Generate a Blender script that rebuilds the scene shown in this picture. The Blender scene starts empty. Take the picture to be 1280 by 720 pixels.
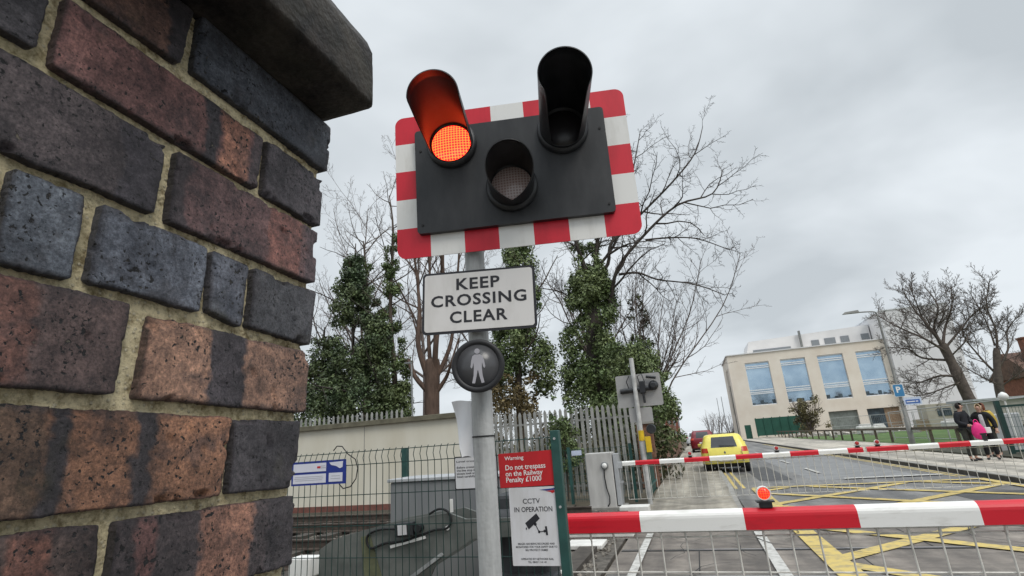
import bpy, bmesh, math, random
from mathutils import Vector, Matrix, noise as mnoise
R = math.radians
SC = bpy.context.scene
COL = SC.collection
rng = random.Random(7)

# ------------------------------------------------------------------ camera, sky, sun, exposure
def setup_camera():
    cd = bpy.data.cameras.new('camera'); co = bpy.data.objects.new('camera', cd); COL.objects.link(co)
    cd.sensor_width = 36; cd.lens = 36 * 655 / 1280; cd.clip_start = .02; cd.clip_end = 2000
    roll, pitch, yaw = R(4.1), R(16.8), R(17.537)
    f = Vector((0, math.cos(pitch), math.sin(pitch))); r0 = Vector((1, 0, 0)); u0 = r0.cross(f)
    r = r0 * math.cos(roll) - u0 * math.sin(roll); u = u0 * math.cos(roll) + r0 * math.sin(roll)
    Z = Matrix.Rotation(yaw, 3, 'Z'); r, u, f = Z @ r, Z @ u, Z @ f
    m = Matrix((r, u, -f)).transposed().to_4x4(); m.translation = (0, 0, 1.5)
    co.matrix_world = m; SC.camera = co
setup_camera()

def setup_world():
    w = bpy.data.worlds.new('World'); SC.world = w; w.use_nodes = True
    nt = w.node_tree; nt.nodes.clear(); N = nt.nodes.new; L = nt.links.new
    out = N('ShaderNodeOutputWorld'); sky = N('ShaderNodeTexSky'); sky.sky_type = 'NISHITA'; sky.sun_disc = False
    sky.sun_elevation = R(48); sky.sun_rotation = R(130)
    b1 = N('ShaderNodeBackground'); b1.inputs[1].default_value = .07; L(sky.outputs[0], b1.inputs[0])
    tc = N('ShaderNodeTexCoord'); sep = N('ShaderNodeSeparateXYZ'); L(tc.outputs['Generated'], sep.inputs[0])
    add = N('ShaderNodeMath'); add.operation = 'ADD'; add.inputs[1].default_value = .42; L(sep.outputs[2], add.inputs[0])
    mx = N('ShaderNodeMath'); mx.operation = 'MAXIMUM'; mx.inputs[1].default_value = .12; L(add.outputs[0], mx.inputs[0])
    dv = N('ShaderNodeVectorMath'); dv.operation = 'DIVIDE'; L(tc.outputs['Generated'], dv.inputs[0])
    cmb = N('ShaderNodeCombineXYZ'); [L(mx.outputs[0], cmb.inputs[i]) for i in range(3)]; L(cmb.outputs[0], dv.inputs[1])
    n1 = N('ShaderNodeTexNoise'); n1.inputs['Scale'].default_value = 1.9; n1.inputs['Detail'].default_value = 4.5; n1.inputs['Roughness'].default_value = .5
    n1.inputs['Distortion'].default_value = .25
    mp = N('ShaderNodeMapping'); mp.inputs['Scale'].default_value = (1.0, 1.25, 1); mp.inputs['Location'].default_value = (3.1, 1.7, 0); mp.inputs['Rotation'].default_value = (0, 0, .5)
    L(dv.outputs[0], mp.inputs[0]); L(mp.outputs[0], n1.inputs['Vector'])
    cr = N('ShaderNodeValToRGB'); e = cr.color_ramp.elements
    e[0].position = .34; e[0].color = (.525, .57, .605, 1); e[1].position = .66; e[1].color = (.765, .815, .855, 1)
    L(n1.outputs[0], cr.inputs[0])
    zr = N('ShaderNodeMapRange'); zr.inputs[1].default_value = .80; zr.inputs[2].default_value = .98; zr.inputs[3].default_value = 1; zr.inputs[4].default_value = 4.4
    L(sep.outputs[2], zr.inputs[0])                      # an overcast sky is brighter towards the zenith
    b2 = N('ShaderNodeBackground'); L(cr.outputs[0], b2.inputs[0]); L(zr.outputs[0], b2.inputs[1])
    ms = N('ShaderNodeMixShader'); ms.inputs[0].default_value = .95; L(b1.outputs[0], ms.inputs[1]); L(b2.outputs[0], ms.inputs[2]); L(ms.outputs[0], out.inputs[0])
setup_world()

def setup_sun():
    sd = bpy.data.lights.new('sun', 'SUN'); sd.energy = 1.5; sd.angle = R(25); sd.color = (1, .96, .9)
    so = bpy.data.objects.new('sun', sd); COL.objects.link(so)
    d = Vector((math.sin(R(130)) * math.cos(R(48)), math.cos(R(130)) * math.cos(R(48)), math.sin(R(48))))
    so.rotation_euler = d.to_track_quat('Z', 'Y').to_euler(); so.location = d * 50
setup_sun()
V = SC.view_settings; SC.display_settings.display_device = 'sRGB'
V.view_transform = 'Standard'; V.look = 'None'; V.exposure = 0.14; V.gamma = 1; V.use_curve_mapping = False
SC.render.engine = 'CYCLES'; SC.cycles.max_bounces = 6; SC.cycles.diffuse_bounces = 3; SC.cycles.glossy_bounces = 3
SC.cycles.use_denoising = True

# ------------------------------------------------------------------ materials
MATS = {}
def srgb(r, g, b, k=1.0):
    def c(v):
        v /= 255; return (v / 12.92 if v <= .04045 else ((v + .055) / 1.055) ** 2.4) * k
    return (c(r), c(g), c(b))
def M(name, col, rough=.6, metal=0., var=.15, scale=8., bump=0., bscale=80., spec=.4, col2=None, lo=.35, hi=.65, stretch=(1, 1, 1), detail=6, emit=None, estr=0, island=0., trans=0.):
    if name in MATS: return MATS[name]
    m = bpy.data.materials.new(name); m.use_nodes = True; nt = m.node_tree; N = nt.nodes.new; L = nt.links.new
    b = nt.nodes['Principled BSDF']; b.inputs['Roughness'].default_value = rough; b.inputs['Metallic'].default_value = metal
    b.inputs['Specular IOR Level'].default_value = spec
    tc = N('ShaderNodeTexCoord'); mp = N('ShaderNodeMapping'); mp.inputs['Scale'].default_value = stretch; L(tc.outputs['Object'], mp.inputs[0])
    ns = N('ShaderNodeTexNoise'); ns.inputs['Scale'].default_value = scale; ns.inputs['Detail'].default_value = detail; ns.inputs['Roughness'].default_value = .6; L(mp.outputs[0], ns.inputs['Vector'])
    cr = N('ShaderNodeValToRGB'); e = cr.color_ramp.elements; e[0].position = lo; e[1].position = hi
    c2 = col2 if col2 else tuple(min(1, c * (1 + var)) for c in col)
    c1 = col if col2 else tuple(c * (1 - var) for c in col)
    e[0].color = (*c1, 1); e[1].color = (*c2, 1); L(ns.outputs[0], cr.inputs[0])
    src = cr.outputs[0]
    if island:
        g = N('ShaderNodeNewGeometry'); h = N('ShaderNodeMapRange'); h.inputs[3].default_value = 1 - island; h.inputs[4].default_value = 1 + island
        L(g.outputs['Random Per Island'], h.inputs[0]); vm = N('ShaderNodeVectorMath'); vm.operation = 'SCALE'; L(src, vm.inputs[0]); L(h.outputs[0], vm.inputs['Scale']); src = vm.outputs[0]
    L(src, b.inputs['Base Color'])
    if bump:
        n2 = N('ShaderNodeTexNoise'); n2.inputs['Scale'].default_value = bscale; n2.inputs['Detail'].default_value = 4; L(tc.outputs['Object'], n2.inputs['Vector'])
        bp = N('ShaderNodeBump'); bp.inputs['Strength'].default_value = bump; bp.inputs['Distance'].default_value = .02; L(n2.outputs[0], bp.inputs['Height']); L(bp.outputs[0], b.inputs['Normal'])
    if emit: b.inputs['Emission Color'].default_value = (*emit, 1); b.inputs['Emission Strength'].default_value = estr
    MATS[name] = m; return m

# ------------------------------------------------------------------ object helpers
ROOT = {}
def tag(o, label, cat, group=None):
    o['label'] = label; o['category'] = cat
    if group: o['group'] = group
    return o
def thing(name, label, cat, loc=(0, 0, 0), rotz=0., group=None):
    o = bpy.data.objects.new(name, None); COL.objects.link(o); o.location = loc; o.rotation_euler = (0, 0, rotz); o.empty_display_size = .1
    ROOT[o.name] = Vector(loc); return tag(o, label, cat, group)
class MB:
    def __init__(s): s.v = []; s.f = []; s.m = []; s.sm = []
    def add(s, vs, fs, mi=0, smooth=False):
        k = len(s.v); s.v += [tuple(v) for v in vs]
        for f in fs: s.f.append(tuple(i + k for i in f)); s.m.append(mi); s.sm.append(smooth)
    def box(s, c, d, mi=0, rot=None, bev=0.):
        x, y, z = d[0] / 2, d[1] / 2, d[2] / 2
        if bev:
            bm = bmesh.new(); bmesh.ops.create_cube(bm, size=1); bmesh.ops.scale(bm, vec=d, verts=bm.verts)
            bmesh.ops.bevel(bm, geom=bm.edges[:], offset=bev, segments=2, affect='EDGES', profile=.5)
            bm.verts.index_update(); vs = [v.co.copy() for v in bm.verts]; fs = [[v.index for v in f.verts] for f in bm.faces]; bm.free()
        else:
            vs = [Vector((i, j, k)) for k in (-z, z) for i, j in ((-x, -y), (x, -y), (x, y), (-x, y))]
            fs = [(3, 2, 1, 0), (4, 5, 6, 7), (0, 1, 5, 4), (1, 2, 6, 5), (2, 3, 7, 6), (3, 0, 4, 7)]
        if rot: vs = [rot @ v for v in vs]
        c = Vector(c); s.add([v + c for v in vs], fs, mi)
    def tube(s, pts, rad, n=8, mi=0, cap=True, smooth=True):
        pts = [Vector(p) for p in pts]; k = len(pts)
        if not isinstance(rad, (list, tuple)): rad = [rad] * k
        vs = []; fs = []; t0 = (pts[1] - pts[0]).normalized(); a = t0.orthogonal().normalized()
        for i in range(k):
            t = (pts[min(i + 1, k - 1)] - pts[max(i - 1, 0)])
            t = t.normalized() if t.length > 1e-9 else t0
            a = (a - t * a.dot(t)); a = a.normalized() if a.length > 1e-6 else t.orthogonal().normalized(); b = t.cross(a)
            for j in range(n):
                th = 2 * math.pi * j / n; vs.append(pts[i] + (a * math.cos(th) + b * math.sin(th)) * rad[i])
        for i in range(k - 1):
            for j in range(n): fs.append((i * n + j, i * n + (j + 1) % n, (i + 1) * n + (j + 1) % n, (i + 1) * n + j))
        s.add(vs, fs, mi, smooth)
        if cap:
            s.add(vs[:n], [tuple(range(n))[::-1]], mi); s.add(vs[-n:], [tuple(range(n))], mi)
    def prism(s, poly, mapf, t0, t1, mi=0):
        n = len(poly); a = [mapf(p[0], p[1], t0) for p in poly]; b = [mapf(p[0], p[1], t1) for p in poly]
        s.add(a + b, [tuple(range(n)), tuple(range(2 * n - 1, n - 1, -1))] + [(i, n + i, n + (i + 1) % n, (i + 1) % n) for i in range(n)], mi)
    def lathe(s, prof, c, axis='Z', n=20, mi=0, smooth=True):
        vs = []; fs = []; c = Vector(c); k = len(prof)
        for r, h in prof:
            for j in range(n):
                th = 2 * math.pi * j / n; x, y = r * math.cos(th), r * math.sin(th)
                p = Vector((x, y, h)) if axis == 'Z' else Vector((x, -h, y)) if axis == 'Y' else Vector((h, x, y))
                vs.append(c + p)
        for i in range(k - 1):
            for j in range(n): fs.append((i * n + j, i * n + (j + 1) % n, (i + 1) * n + (j + 1) % n, (i + 1) * n + j))
        s.add(vs, fs, mi, smooth)
        s.add(vs[:n], [tuple(range(n))[::-1]], mi); s.add(vs[-n:], [tuple(range(n))], mi)
    def build(s, name, mats, parent=None, world=False, weld=False, recalc=True, loc=None):
        if not isinstance(mats, (list, tuple)): mats = [mats]
        vs = [Vector(v) for v in s.v]; off = Vector((0, 0, 0))
        if parent is None:
            lo = [min(v[i] for v in vs) for i in range(3)]; hi = [max(v[i] for v in vs) for i in range(3)]
            off = Vector(loc) if loc else Vector(((lo[0] + hi[0]) / 2, (lo[1] + hi[1]) / 2, lo[2]))
        elif world:
            p = parent
            while p.parent: p = p.parent
            off = ROOT.get(p.name, Vector(p.location))
        me = bpy.data.meshes.new(name); me.from_pydata([tuple(v - off) for v in vs], [], s.f)
        for m in mats: me.materials.append(m)
        me.polygons.foreach_set('material_index', s.m); me.polygons.foreach_set('use_smooth', s.sm)
        if weld or recalc:
            bm = bmesh.new(); bm.from_mesh(me)
            if weld: bmesh.ops.remove_doubles(bm, verts=bm.verts, dist=1e-5)
            bmesh.ops.recalc_face_normals(bm, faces=bm.faces); bm.to_mesh(me); bm.free()
        me.update(); o = bpy.data.objects.new(name, me); COL.objects.link(o)
        if parent is None: o.location = off; ROOT[o.name] = off
        else: o.parent = parent
        return o
def XZ(x, z, t): return Vector((x, t, z))
def XY(x, y, t): return Vector((x, y, t))
def YZ(y, z, t): return Vector((t, y, z))
def struct(o): o['kind'] = 'structure'; return o
def stuff(o): o['kind'] = 'stuff'; return o
def copy_tree(o, parent=None):
    c = o.copy(); COL.objects.link(c)
    if parent: c.parent = parent
    for ch in [x for x in o.children]: copy_tree(ch, c)
    return c
def rrect(w, h, r, n=5):
    P = []
    for cx, cz, a0 in ((w / 2 - r, h / 2 - r, 0), (-w / 2 + r, h / 2 - r, 90), (-w / 2 + r, -h / 2 + r, 180), (w / 2 - r, -h / 2 + r, 270)):
        for i in range(n + 1):
            a = R(a0 + 90 * i / n); P.append((cx + r * math.cos(a), cz + r * math.sin(a)))
    return P
def text(name, body, mat, parent, cx, cz, h, w=None, y=-.004, bold=0., line=None, align='CENTER', sp=1.0):
    """lettering lying on a sign that faces -Y (parent's local frame); h = height of all lines, w = widest line"""
    cu = bpy.data.curves.new(name, 'FONT'); cu.body = body; cu.size = 1; cu.offset = bold; cu.align_x = align; cu.extrude = 0; cu.space_character = sp; cu.resolution_u = 3
    if line: cu.space_line = line
    to = bpy.data.objects.new(name, cu); COL.objects.link(to); bpy.context.view_layer.update()
    dg = bpy.context.evaluated_depsgraph_get(); me = bpy.data.meshes.new_from_object(to.evaluated_get(dg)); bpy.data.objects.remove(to)
    xs = [v.co.x for v in me.vertices]; ys = [v.co.y for v in me.vertices]
    x0, x1, y0, y1 = min(xs), max(xs), min(ys), max(ys); sy = h / (y1 - y0); sx = (w / (x1 - x0)) if w else sy
    ax = {'CENTER': (x0 + x1) / 2, 'LEFT': x0}[align]
    for v in me.vertices: v.co = Vector(((v.co.x - ax) * sx + cx, y, (v.co.y - (y0 + y1) / 2) * sy + cz))
    me.materials.clear(); me.materials.append(mat); o = bpy.data.objects.new(name, me); COL.objects.link(o); o.parent = parent
    return o
def nz(x, y, z, s=1.): return mnoise.noise(Vector((x * s, y * s, z * s)))

# common materials
m_white = M('white_paint', (.56, .55, .51), .45, col2=(.75, .745, .72), scale=7, stretch=(1.5, 1, .4), lo=.22, hi=.5, detail=9)
m_red = M('red_reflective_paint', (.46, .012, .026), .42, col2=(.62, .018, .038), scale=7, stretch=(1.5, 1, .4), lo=.25, hi=.55, detail=9)
m_black = M('black_satin', (.008, .009, .011), .42, col2=(.030, .031, .033), scale=9, stretch=(1.4, 1, .5), lo=.35, hi=.75, detail=9, spec=.5)
m_rubber = M('black_rubber', (.014, .014, .015), .7, var=.2)
m_galv = M('galvanised_steel', (.20, .205, .205), .55, metal=.1, col2=(.46, .465, .46), scale=11, stretch=(1, 1, .16), lo=.30, hi=.58, detail=10, bump=.15, bscale=60)
m_grey = M('grey_enamel', (.36, .37, .38), .5, var=.1, scale=5)
m_dgrey = M('dark_grey_enamel', (.17, .18, .18), .5, var=.18, scale=6)
m_green = M('green_powder_coat', (.010, .040, .034), .45, var=.2, scale=8)
m_greenlite = M('faded_green_paint', (.022, .075, .066), .5, var=.25, scale=5)
m_ink = M('black_lettering', (.02, .02, .025), .5, var=.02)
m_wink = M('white_lettering', (.78, .76, .74), .5, var=.02)

# ------------------------------------------------------------------ brick wall close to the camera
def brick_material():
    m = bpy.data.materials.new('old_engineering_brick'); m.use_nodes = True; nt = m.node_tree; N = nt.nodes.new; L = nt.links.new
    b = nt.nodes['Principled BSDF']; at = N('ShaderNodeVertexColor'); at.layer_name = 'brick_colour'; tc = N('ShaderNodeTexCoord')
    def nse(sc, det=5, rough=.6):
        n = N('ShaderNodeTexNoise'); n.inputs['Scale'].default_value = sc; n.inputs['Detail'].default_value = det; n.inputs['Roughness'].default_value = rough; L(tc.outputs['Object'], n.inputs['Vector']); return n
    def ramp(src, a, b_, ca, cb):
        r = N('ShaderNodeValToRGB'); r.color_ramp.elements[0].position = a; r.color_ramp.elements[1].position = b_; r.color_ramp.elements[0].color = (*ca, 1); r.color_ramp.elements[1].color = (*cb, 1); L(src, r.inputs[0]); return r
    def mix(fac, a, b_, mode='MIX', f=None):
        x = N('ShaderNodeMix'); x.data_type = 'RGBA'; x.blend_type = mode
        if f is not None: x.inputs[0].default_value = f
        if fac is not None: L(fac, x.inputs[0])
        L(a, x.inputs[6])
        if isinstance(b_, tuple): x.inputs[7].default_value = (*b_, 1)
        else: L(b_, x.inputs[7])
        return x.outputs[2]
    g = ramp(nse(80, 12, .8).outputs[0], .36, .66, (.42, .42, .44), (1.6, 1.54, 1.46))
    c = mix(None, at.outputs[0], g.outputs[0], 'MULTIPLY', 1); g2 = ramp(nse(420, 3, .7).outputs[0], .36, .64, (.62, .62, .63), (1.4, 1.38, 1.34)); c = mix(None, c, g2.outputs[0], 'MULTIPLY', 1)
    cl = ramp(nse(26, 3, .6).outputs[0], .40, .66, (0, 0, 0), (.11, .11, .11)); ad = N('ShaderNodeMath'); ad.operation = 'ADD'; L(nse(240, 2, .6).outputs[0], ad.inputs[0]); L(cl.outputs[0], ad.inputs[1])
    sp = ramp(ad.outputs[0], .672, .715, (0, 0, 0), (1, 1, 1)); so = ramp(nse(9, 6, .7).outputs[0], .38, .64, (.50, .50, .52), (1.22, 1.2, 1.18)); c = mix(None, c, so.outputs[0], 'MULTIPLY', 1); c = mix(sp.outputs[0], c, (.012, .012, .014))      # small dark pits
    wh = ramp(nse(120, 4, .7).outputs[0], .69, .76, (0, 0, 0), (.7, .7, .7)); c = mix(wh.outputs[0], c, (.30, .26, .19))          # sand and lime crumbs
    li = ramp(nse(14, 4).outputs[0], .62, .78, (0, 0, 0), (.4, .4, .4)); c = mix(li.outputs[0], c, (.10, .095, .05))
    L(c, b.inputs['Base Color'])
    rr = N('ShaderNodeMapRange'); rr.inputs[3].default_value = .32; rr.inputs[4].default_value = .66; L(nse(60).outputs[0], rr.inputs[0]); L(rr.outputs[0], b.inputs['Roughness'])
    b.inputs['Specular IOR Level'].default_value = .45
    b1 = N('ShaderNodeBump'); b1.inputs['Strength'].default_value = 1; b1.inputs['Distance'].default_value = .0042; L(nse(150, 10, .9).outputs[0], b1.inputs['Height'])
    b2 = N('ShaderNodeBump'); b2.inputs['Strength'].default_value = .8; b2.inputs['Distance'].default_value = .003; b2.invert = True; L(sp.outputs[0], b2.inputs['Height']); L(b1.outputs[0], b2.inputs['Normal']); L(b2.outputs[0], b.inputs['Normal'])
    return m
def mortar_material():
    m = bpy.data.materials.new('sandy_lime_mortar'); m.use_nodes = True; nt = m.node_tree; N = nt.nodes.new; L = nt.links.new
    b = nt.nodes['Principled BSDF']; b.inputs['Roughness'].default_value = .95; b.inputs['Specular IOR Level'].default_value = .15; tc = N('ShaderNodeTexCoord')
    n = N('ShaderNodeTexNoise'); n.inputs['Scale'].default_value = 85; n.inputs['Detail'].default_value = 12; n.inputs['Roughness'].default_value = .75; L(tc.outputs['Object'], n.inputs['Vector'])
    r = N('ShaderNodeValToRGB'); e = r.color_ramp.elements; e[0].position = .37; e[0].color = (.28, .22, .12, 1); e[1].position = .55; e[1].color = (.84, .73, .48, 1); L(n.outputs[0], r.inputs[0])
    v = N('ShaderNodeTexVoronoi'); v.inputs['Scale'].default_value = 175; L(tc.outputs['Object'], v.inputs['Vector'])
    vr = N('ShaderNodeValToRGB'); vr.color_ramp.elements[0].position = .12; vr.color_ramp.elements[0].color = (1, 1, 1, 1); vr.color_ramp.elements[1].position = .30; vr.color_ramp.elements[1].color = (0, 0, 0, 1); L(v.outputs['Distance'], vr.inputs[0])
    mx = N('ShaderNodeMix'); mx.data_type = 'RGBA'; L(r.outputs[0], mx.inputs[6]); mx.inputs[7].default_value = (.70, .63, .47, 1)
    mm = N('ShaderNodeMath'); mm.operation = 'MULTIPLY'; mm.inputs[1].default_value = .9; L(vr.outputs[0], mm.inputs[0]); L(mm.outputs[0], mx.inputs[0])
    n3 = N('ShaderNodeTexNoise'); n3.inputs['Scale'].default_value = 9; n3.inputs['Detail'].default_value = 5; L(tc.outputs['Object'], n3.inputs['Vector'])
    gr = N('ShaderNodeValToRGB'); gr.color_ramp.elements[0].position = .52; gr.color_ramp.elements[0].color = (0, 0, 0, 1); gr.color_ramp.elements[1].position = .72; gr.color_ramp.elements[1].color = (.3, .3, .3, 1); L(n3.outputs[0], gr.inputs[0])
    m2 = N('ShaderNodeMix'); m2.data_type = 'RGBA'; L(gr.outputs[0], m2.inputs[0]); L(mx.outputs[2], m2.inputs[6]); m2.inputs[7].default_value = (.17, .16, .03, 1)   # algae
    L(m2.outputs[2], b.inputs['Base Color'])
    b1 = N('ShaderNodeBump'); b1.inputs['Strength'].default_value = 1; b1.inputs['Distance'].default_value = .008; L(n.outputs[0], b1.inputs['Height'])
    b2 = N('ShaderNodeBump'); b2.inputs['Strength'].default_value = .7; b2.inputs['Distance'].default_value = .003; L(vr.outputs[0], b2.inputs['Height']); L(b1.outputs[0], b2.inputs['Normal']); L(b2.outputs[0], b.inputs['Normal'])
    return m
FX = -.41
DARK = srgb(52, 49, 55)
BR = [  # outline on the wall face as (along, up): top-left, top-right, bottom-right, bottom-left; base colour; bands along its length
 ([(.105, 1.940), (.307, 1.938), (.300, 1.872), (.100, 1.874)], (116, 84, 72), [(.285, .32, (58, 54, 60))]),
 ([(.318, 1.942), (.524, 1.937), (.519, 1.868), (.317, 1.875)], (76, 84, 97), []),
 ([(-.01, 1.850), (.193, 1.846), (.192, 1.802), (-.01, 1.800)], (74, 74, 82), []),
 ([(.205, 1.857), (.408, 1.851), (.404, 1.788), (.206, 1.797)], (122, 84, 82), [(.335, .352, (64, 62, 70)), (.352, .388, (158, 106, 84)), (.392, .42, (78, 68, 74))]),
 ([(.417, 1.854), (.512, 1.851), (.509, 1.785), (.416, 1.787)], (76, 72, 80), []),
 ([(.095, 1.787), (.298, 1.781), (.296, 1.714), (.093, 1.717)], (80, 73, 78), [(.262, .30, (76, 73, 83))]),
 ([(.312, 1.781), (.505, 1.773), (.504, 1.708), (.311, 1.712)], (102, 75, 77), [(.30, .325, (72, 64, 70)), (.425, .478, (134, 86, 78)), (.485, .51, (84, 68, 74))]),
 ([(-.02, 1.702), (.186, 1.702), (.186, 1.638), (-.02, 1.638)], (74, 62, 66), []),
 ([(.197, 1.703), (.241, 1.704), (.241, 1.638), (.199, 1.638)], (92, 103, 118), []),
 ([(.256, 1.702), (.351, 1.699), (.350, 1.638), (.256, 1.641)], (97, 107, 124), []),
 ([(.359, 1.698), (.402, 1.696), (.398, 1.633), (.361, 1.641)], (90, 98, 114), []),
 ([(.412, 1.697), (.507, 1.694), (.501, 1.631), (.410, 1.636)], (74, 77, 85), []),
 ([(.080, 1.628), (.287, 1.629), (.285, 1.560), (.078, 1.560)], (88, 72, 72), [(.17, .225, (112, 76, 68))]),
 ([(.308, 1.624), (.500, 1.619), (.498, 1.554), (.305, 1.558)], (156, 117, 95), [(.366, .407, (64, 60, 68))]),
 ([(.188, 1.547), (.396, 1.543), (.390, 1.477), (.187, 1.479)], (140, 97, 70), [(.18, .245, (114, 88, 70)), (.247, .258, (60, 57, 63)), (.307, .322, (60, 56, 62))]),
 ([(.403, 1.542), (.490, 1.542), (.486, 1.476), (.402, 1.478)], (68, 66, 73), []),
 ([(.080, 1.470), (.288, 1.467), (.290, 1.404), (.080, 1.406)], (82, 68, 66), [(.235, .262, (120, 78, 66))]),
 ([(.303, 1.466), (.487, 1.465), (.487, 1.402), (.303, 1.404)], (76, 68, 72), [(.318, .336, (112, 76, 74)), (.374, .430, (152, 106, 86)), (.45, .50, (66, 62, 68))]),
]
def brick_grid(vs, fs, cs, quad, base, bands, step, seed):
    TL, TR, BRc, BL = [Vector((a, b)) for a, b in quad]
    g = .0013; TL += Vector((-g, g)); TR += Vector((g, g)); BRc += Vector((g, -g)); BL += Vector((-g, -g))
    nu = max(6, int((TR - TL).length / step)); nv = max(5, int((TL - BL).length / step)); k = len(vs)
    Ln = (TR - TL).length; Hn = (TL - BL).length; base = Vector(srgb(*base))
    for j in range(-1, nv + 2):
        for i in range(-1, nu + 2):
            ii, jj = min(max(i, 0), nu), min(max(j, 0), nv); s, t = ii / nu, jj / nv
            p = (TL * (1 - s) + TR * s) * (1 - t) + (BL * (1 - s) + BRc * s) * t
            du, dv = min(s, 1 - s) * Ln, min(t, 1 - t) * Hn
            # ragged, worn arrises
            rg = .0011 * nz(p.x, p.y, seed, 35) + .0007 * nz(p.x, p.y, seed + 5, 170) + .0007 * nz(p.x, p.y, seed + 6, 420)
            if dv < .012: p.y += rg * (1 - dv / .012)
            if du < .012: p.x += rg * (1 - du / .012)
            # rounded corners
            rc = .0030
            if du < rc and dv < rc:
                q = Vector((rc - du, rc - dv)); m = max(q.x, q.y); l = q.length
                if l > 1e-9:
                    kf = m / l; q2 = q * kf; p.x += (q.x - q2.x) * (1 if s < .5 else -1); p.y += (q.y - q2.y) * (-1 if t < .5 else 1)
            e = min(du, dv); er = .0011
            x = FX + .0010 * nz(p.x, p.y, seed + 9, 22) + .0006 * nz(p.x, p.y, seed, 110)
            pit = nz(p.x, p.y, seed + 20, 75)
            if pit > .5: x -= .003 * (pit - .5) * 3
            ch = nz(p.x, p.y, seed + 41, 30) - .30 + .35 * nz(p.x, p.y, seed + 43, 130)
            if ch > 0 and e < .007: x -= min(.006, .045 * ch * (1 - e / .007))
            if e < er: x -= er * (1 - math.sqrt(max(0, 1 - (1 - e / er) ** 2)))
            if i != ii or j != jj: x = FX - .035
            vs.append(Vector((x, p.x, p.y)))
            col = base.copy()
            for a, b, c in bands:
                w = .004; f = min(1, max(0, (p.x - a + .007 * nz(p.x, p.y, seed + 3, 45) + .004 * nz(p.x, p.y, seed + 3, 160)) / w + .5)) * min(1, max(0, (b - p.x + .007 * nz(p.x, p.y, seed + 4, 45) + .004 * nz(p.x, p.y, seed + 4, 160)) / w + .5))
                col = col.lerp(Vector(srgb(*c)), f)
            bl = .5 + .8 * nz(p.x, p.y, seed + 11, 22)
            ed = max(0, 1 - e / (.0012 + .010 * max(0, bl - .25)))
            col = col.lerp(Vector(DARK), min(1, ed * 1.1) * .7)
            f2 = max(0, nz(p.x, p.y, seed + 31, 30) + .5 * nz(p.x, p.y, seed + 37, 110) + .4 * nz(p.x, p.y, seed + 39, 260) + .02) * .9; col = col.lerp(Vector(DARK), min(.6, f2))
            gl = (col.x + col.y + col.z) / 3; cs.append((col * .78 + Vector((gl, gl, gl)) * .22) * 1.58)
    W = nu + 3
    for j in range(nv + 2):
        for i in range(W - 1): a = k + j * W + i; fs.append((a, a + W, a + W + 1, a + 1))
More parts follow.
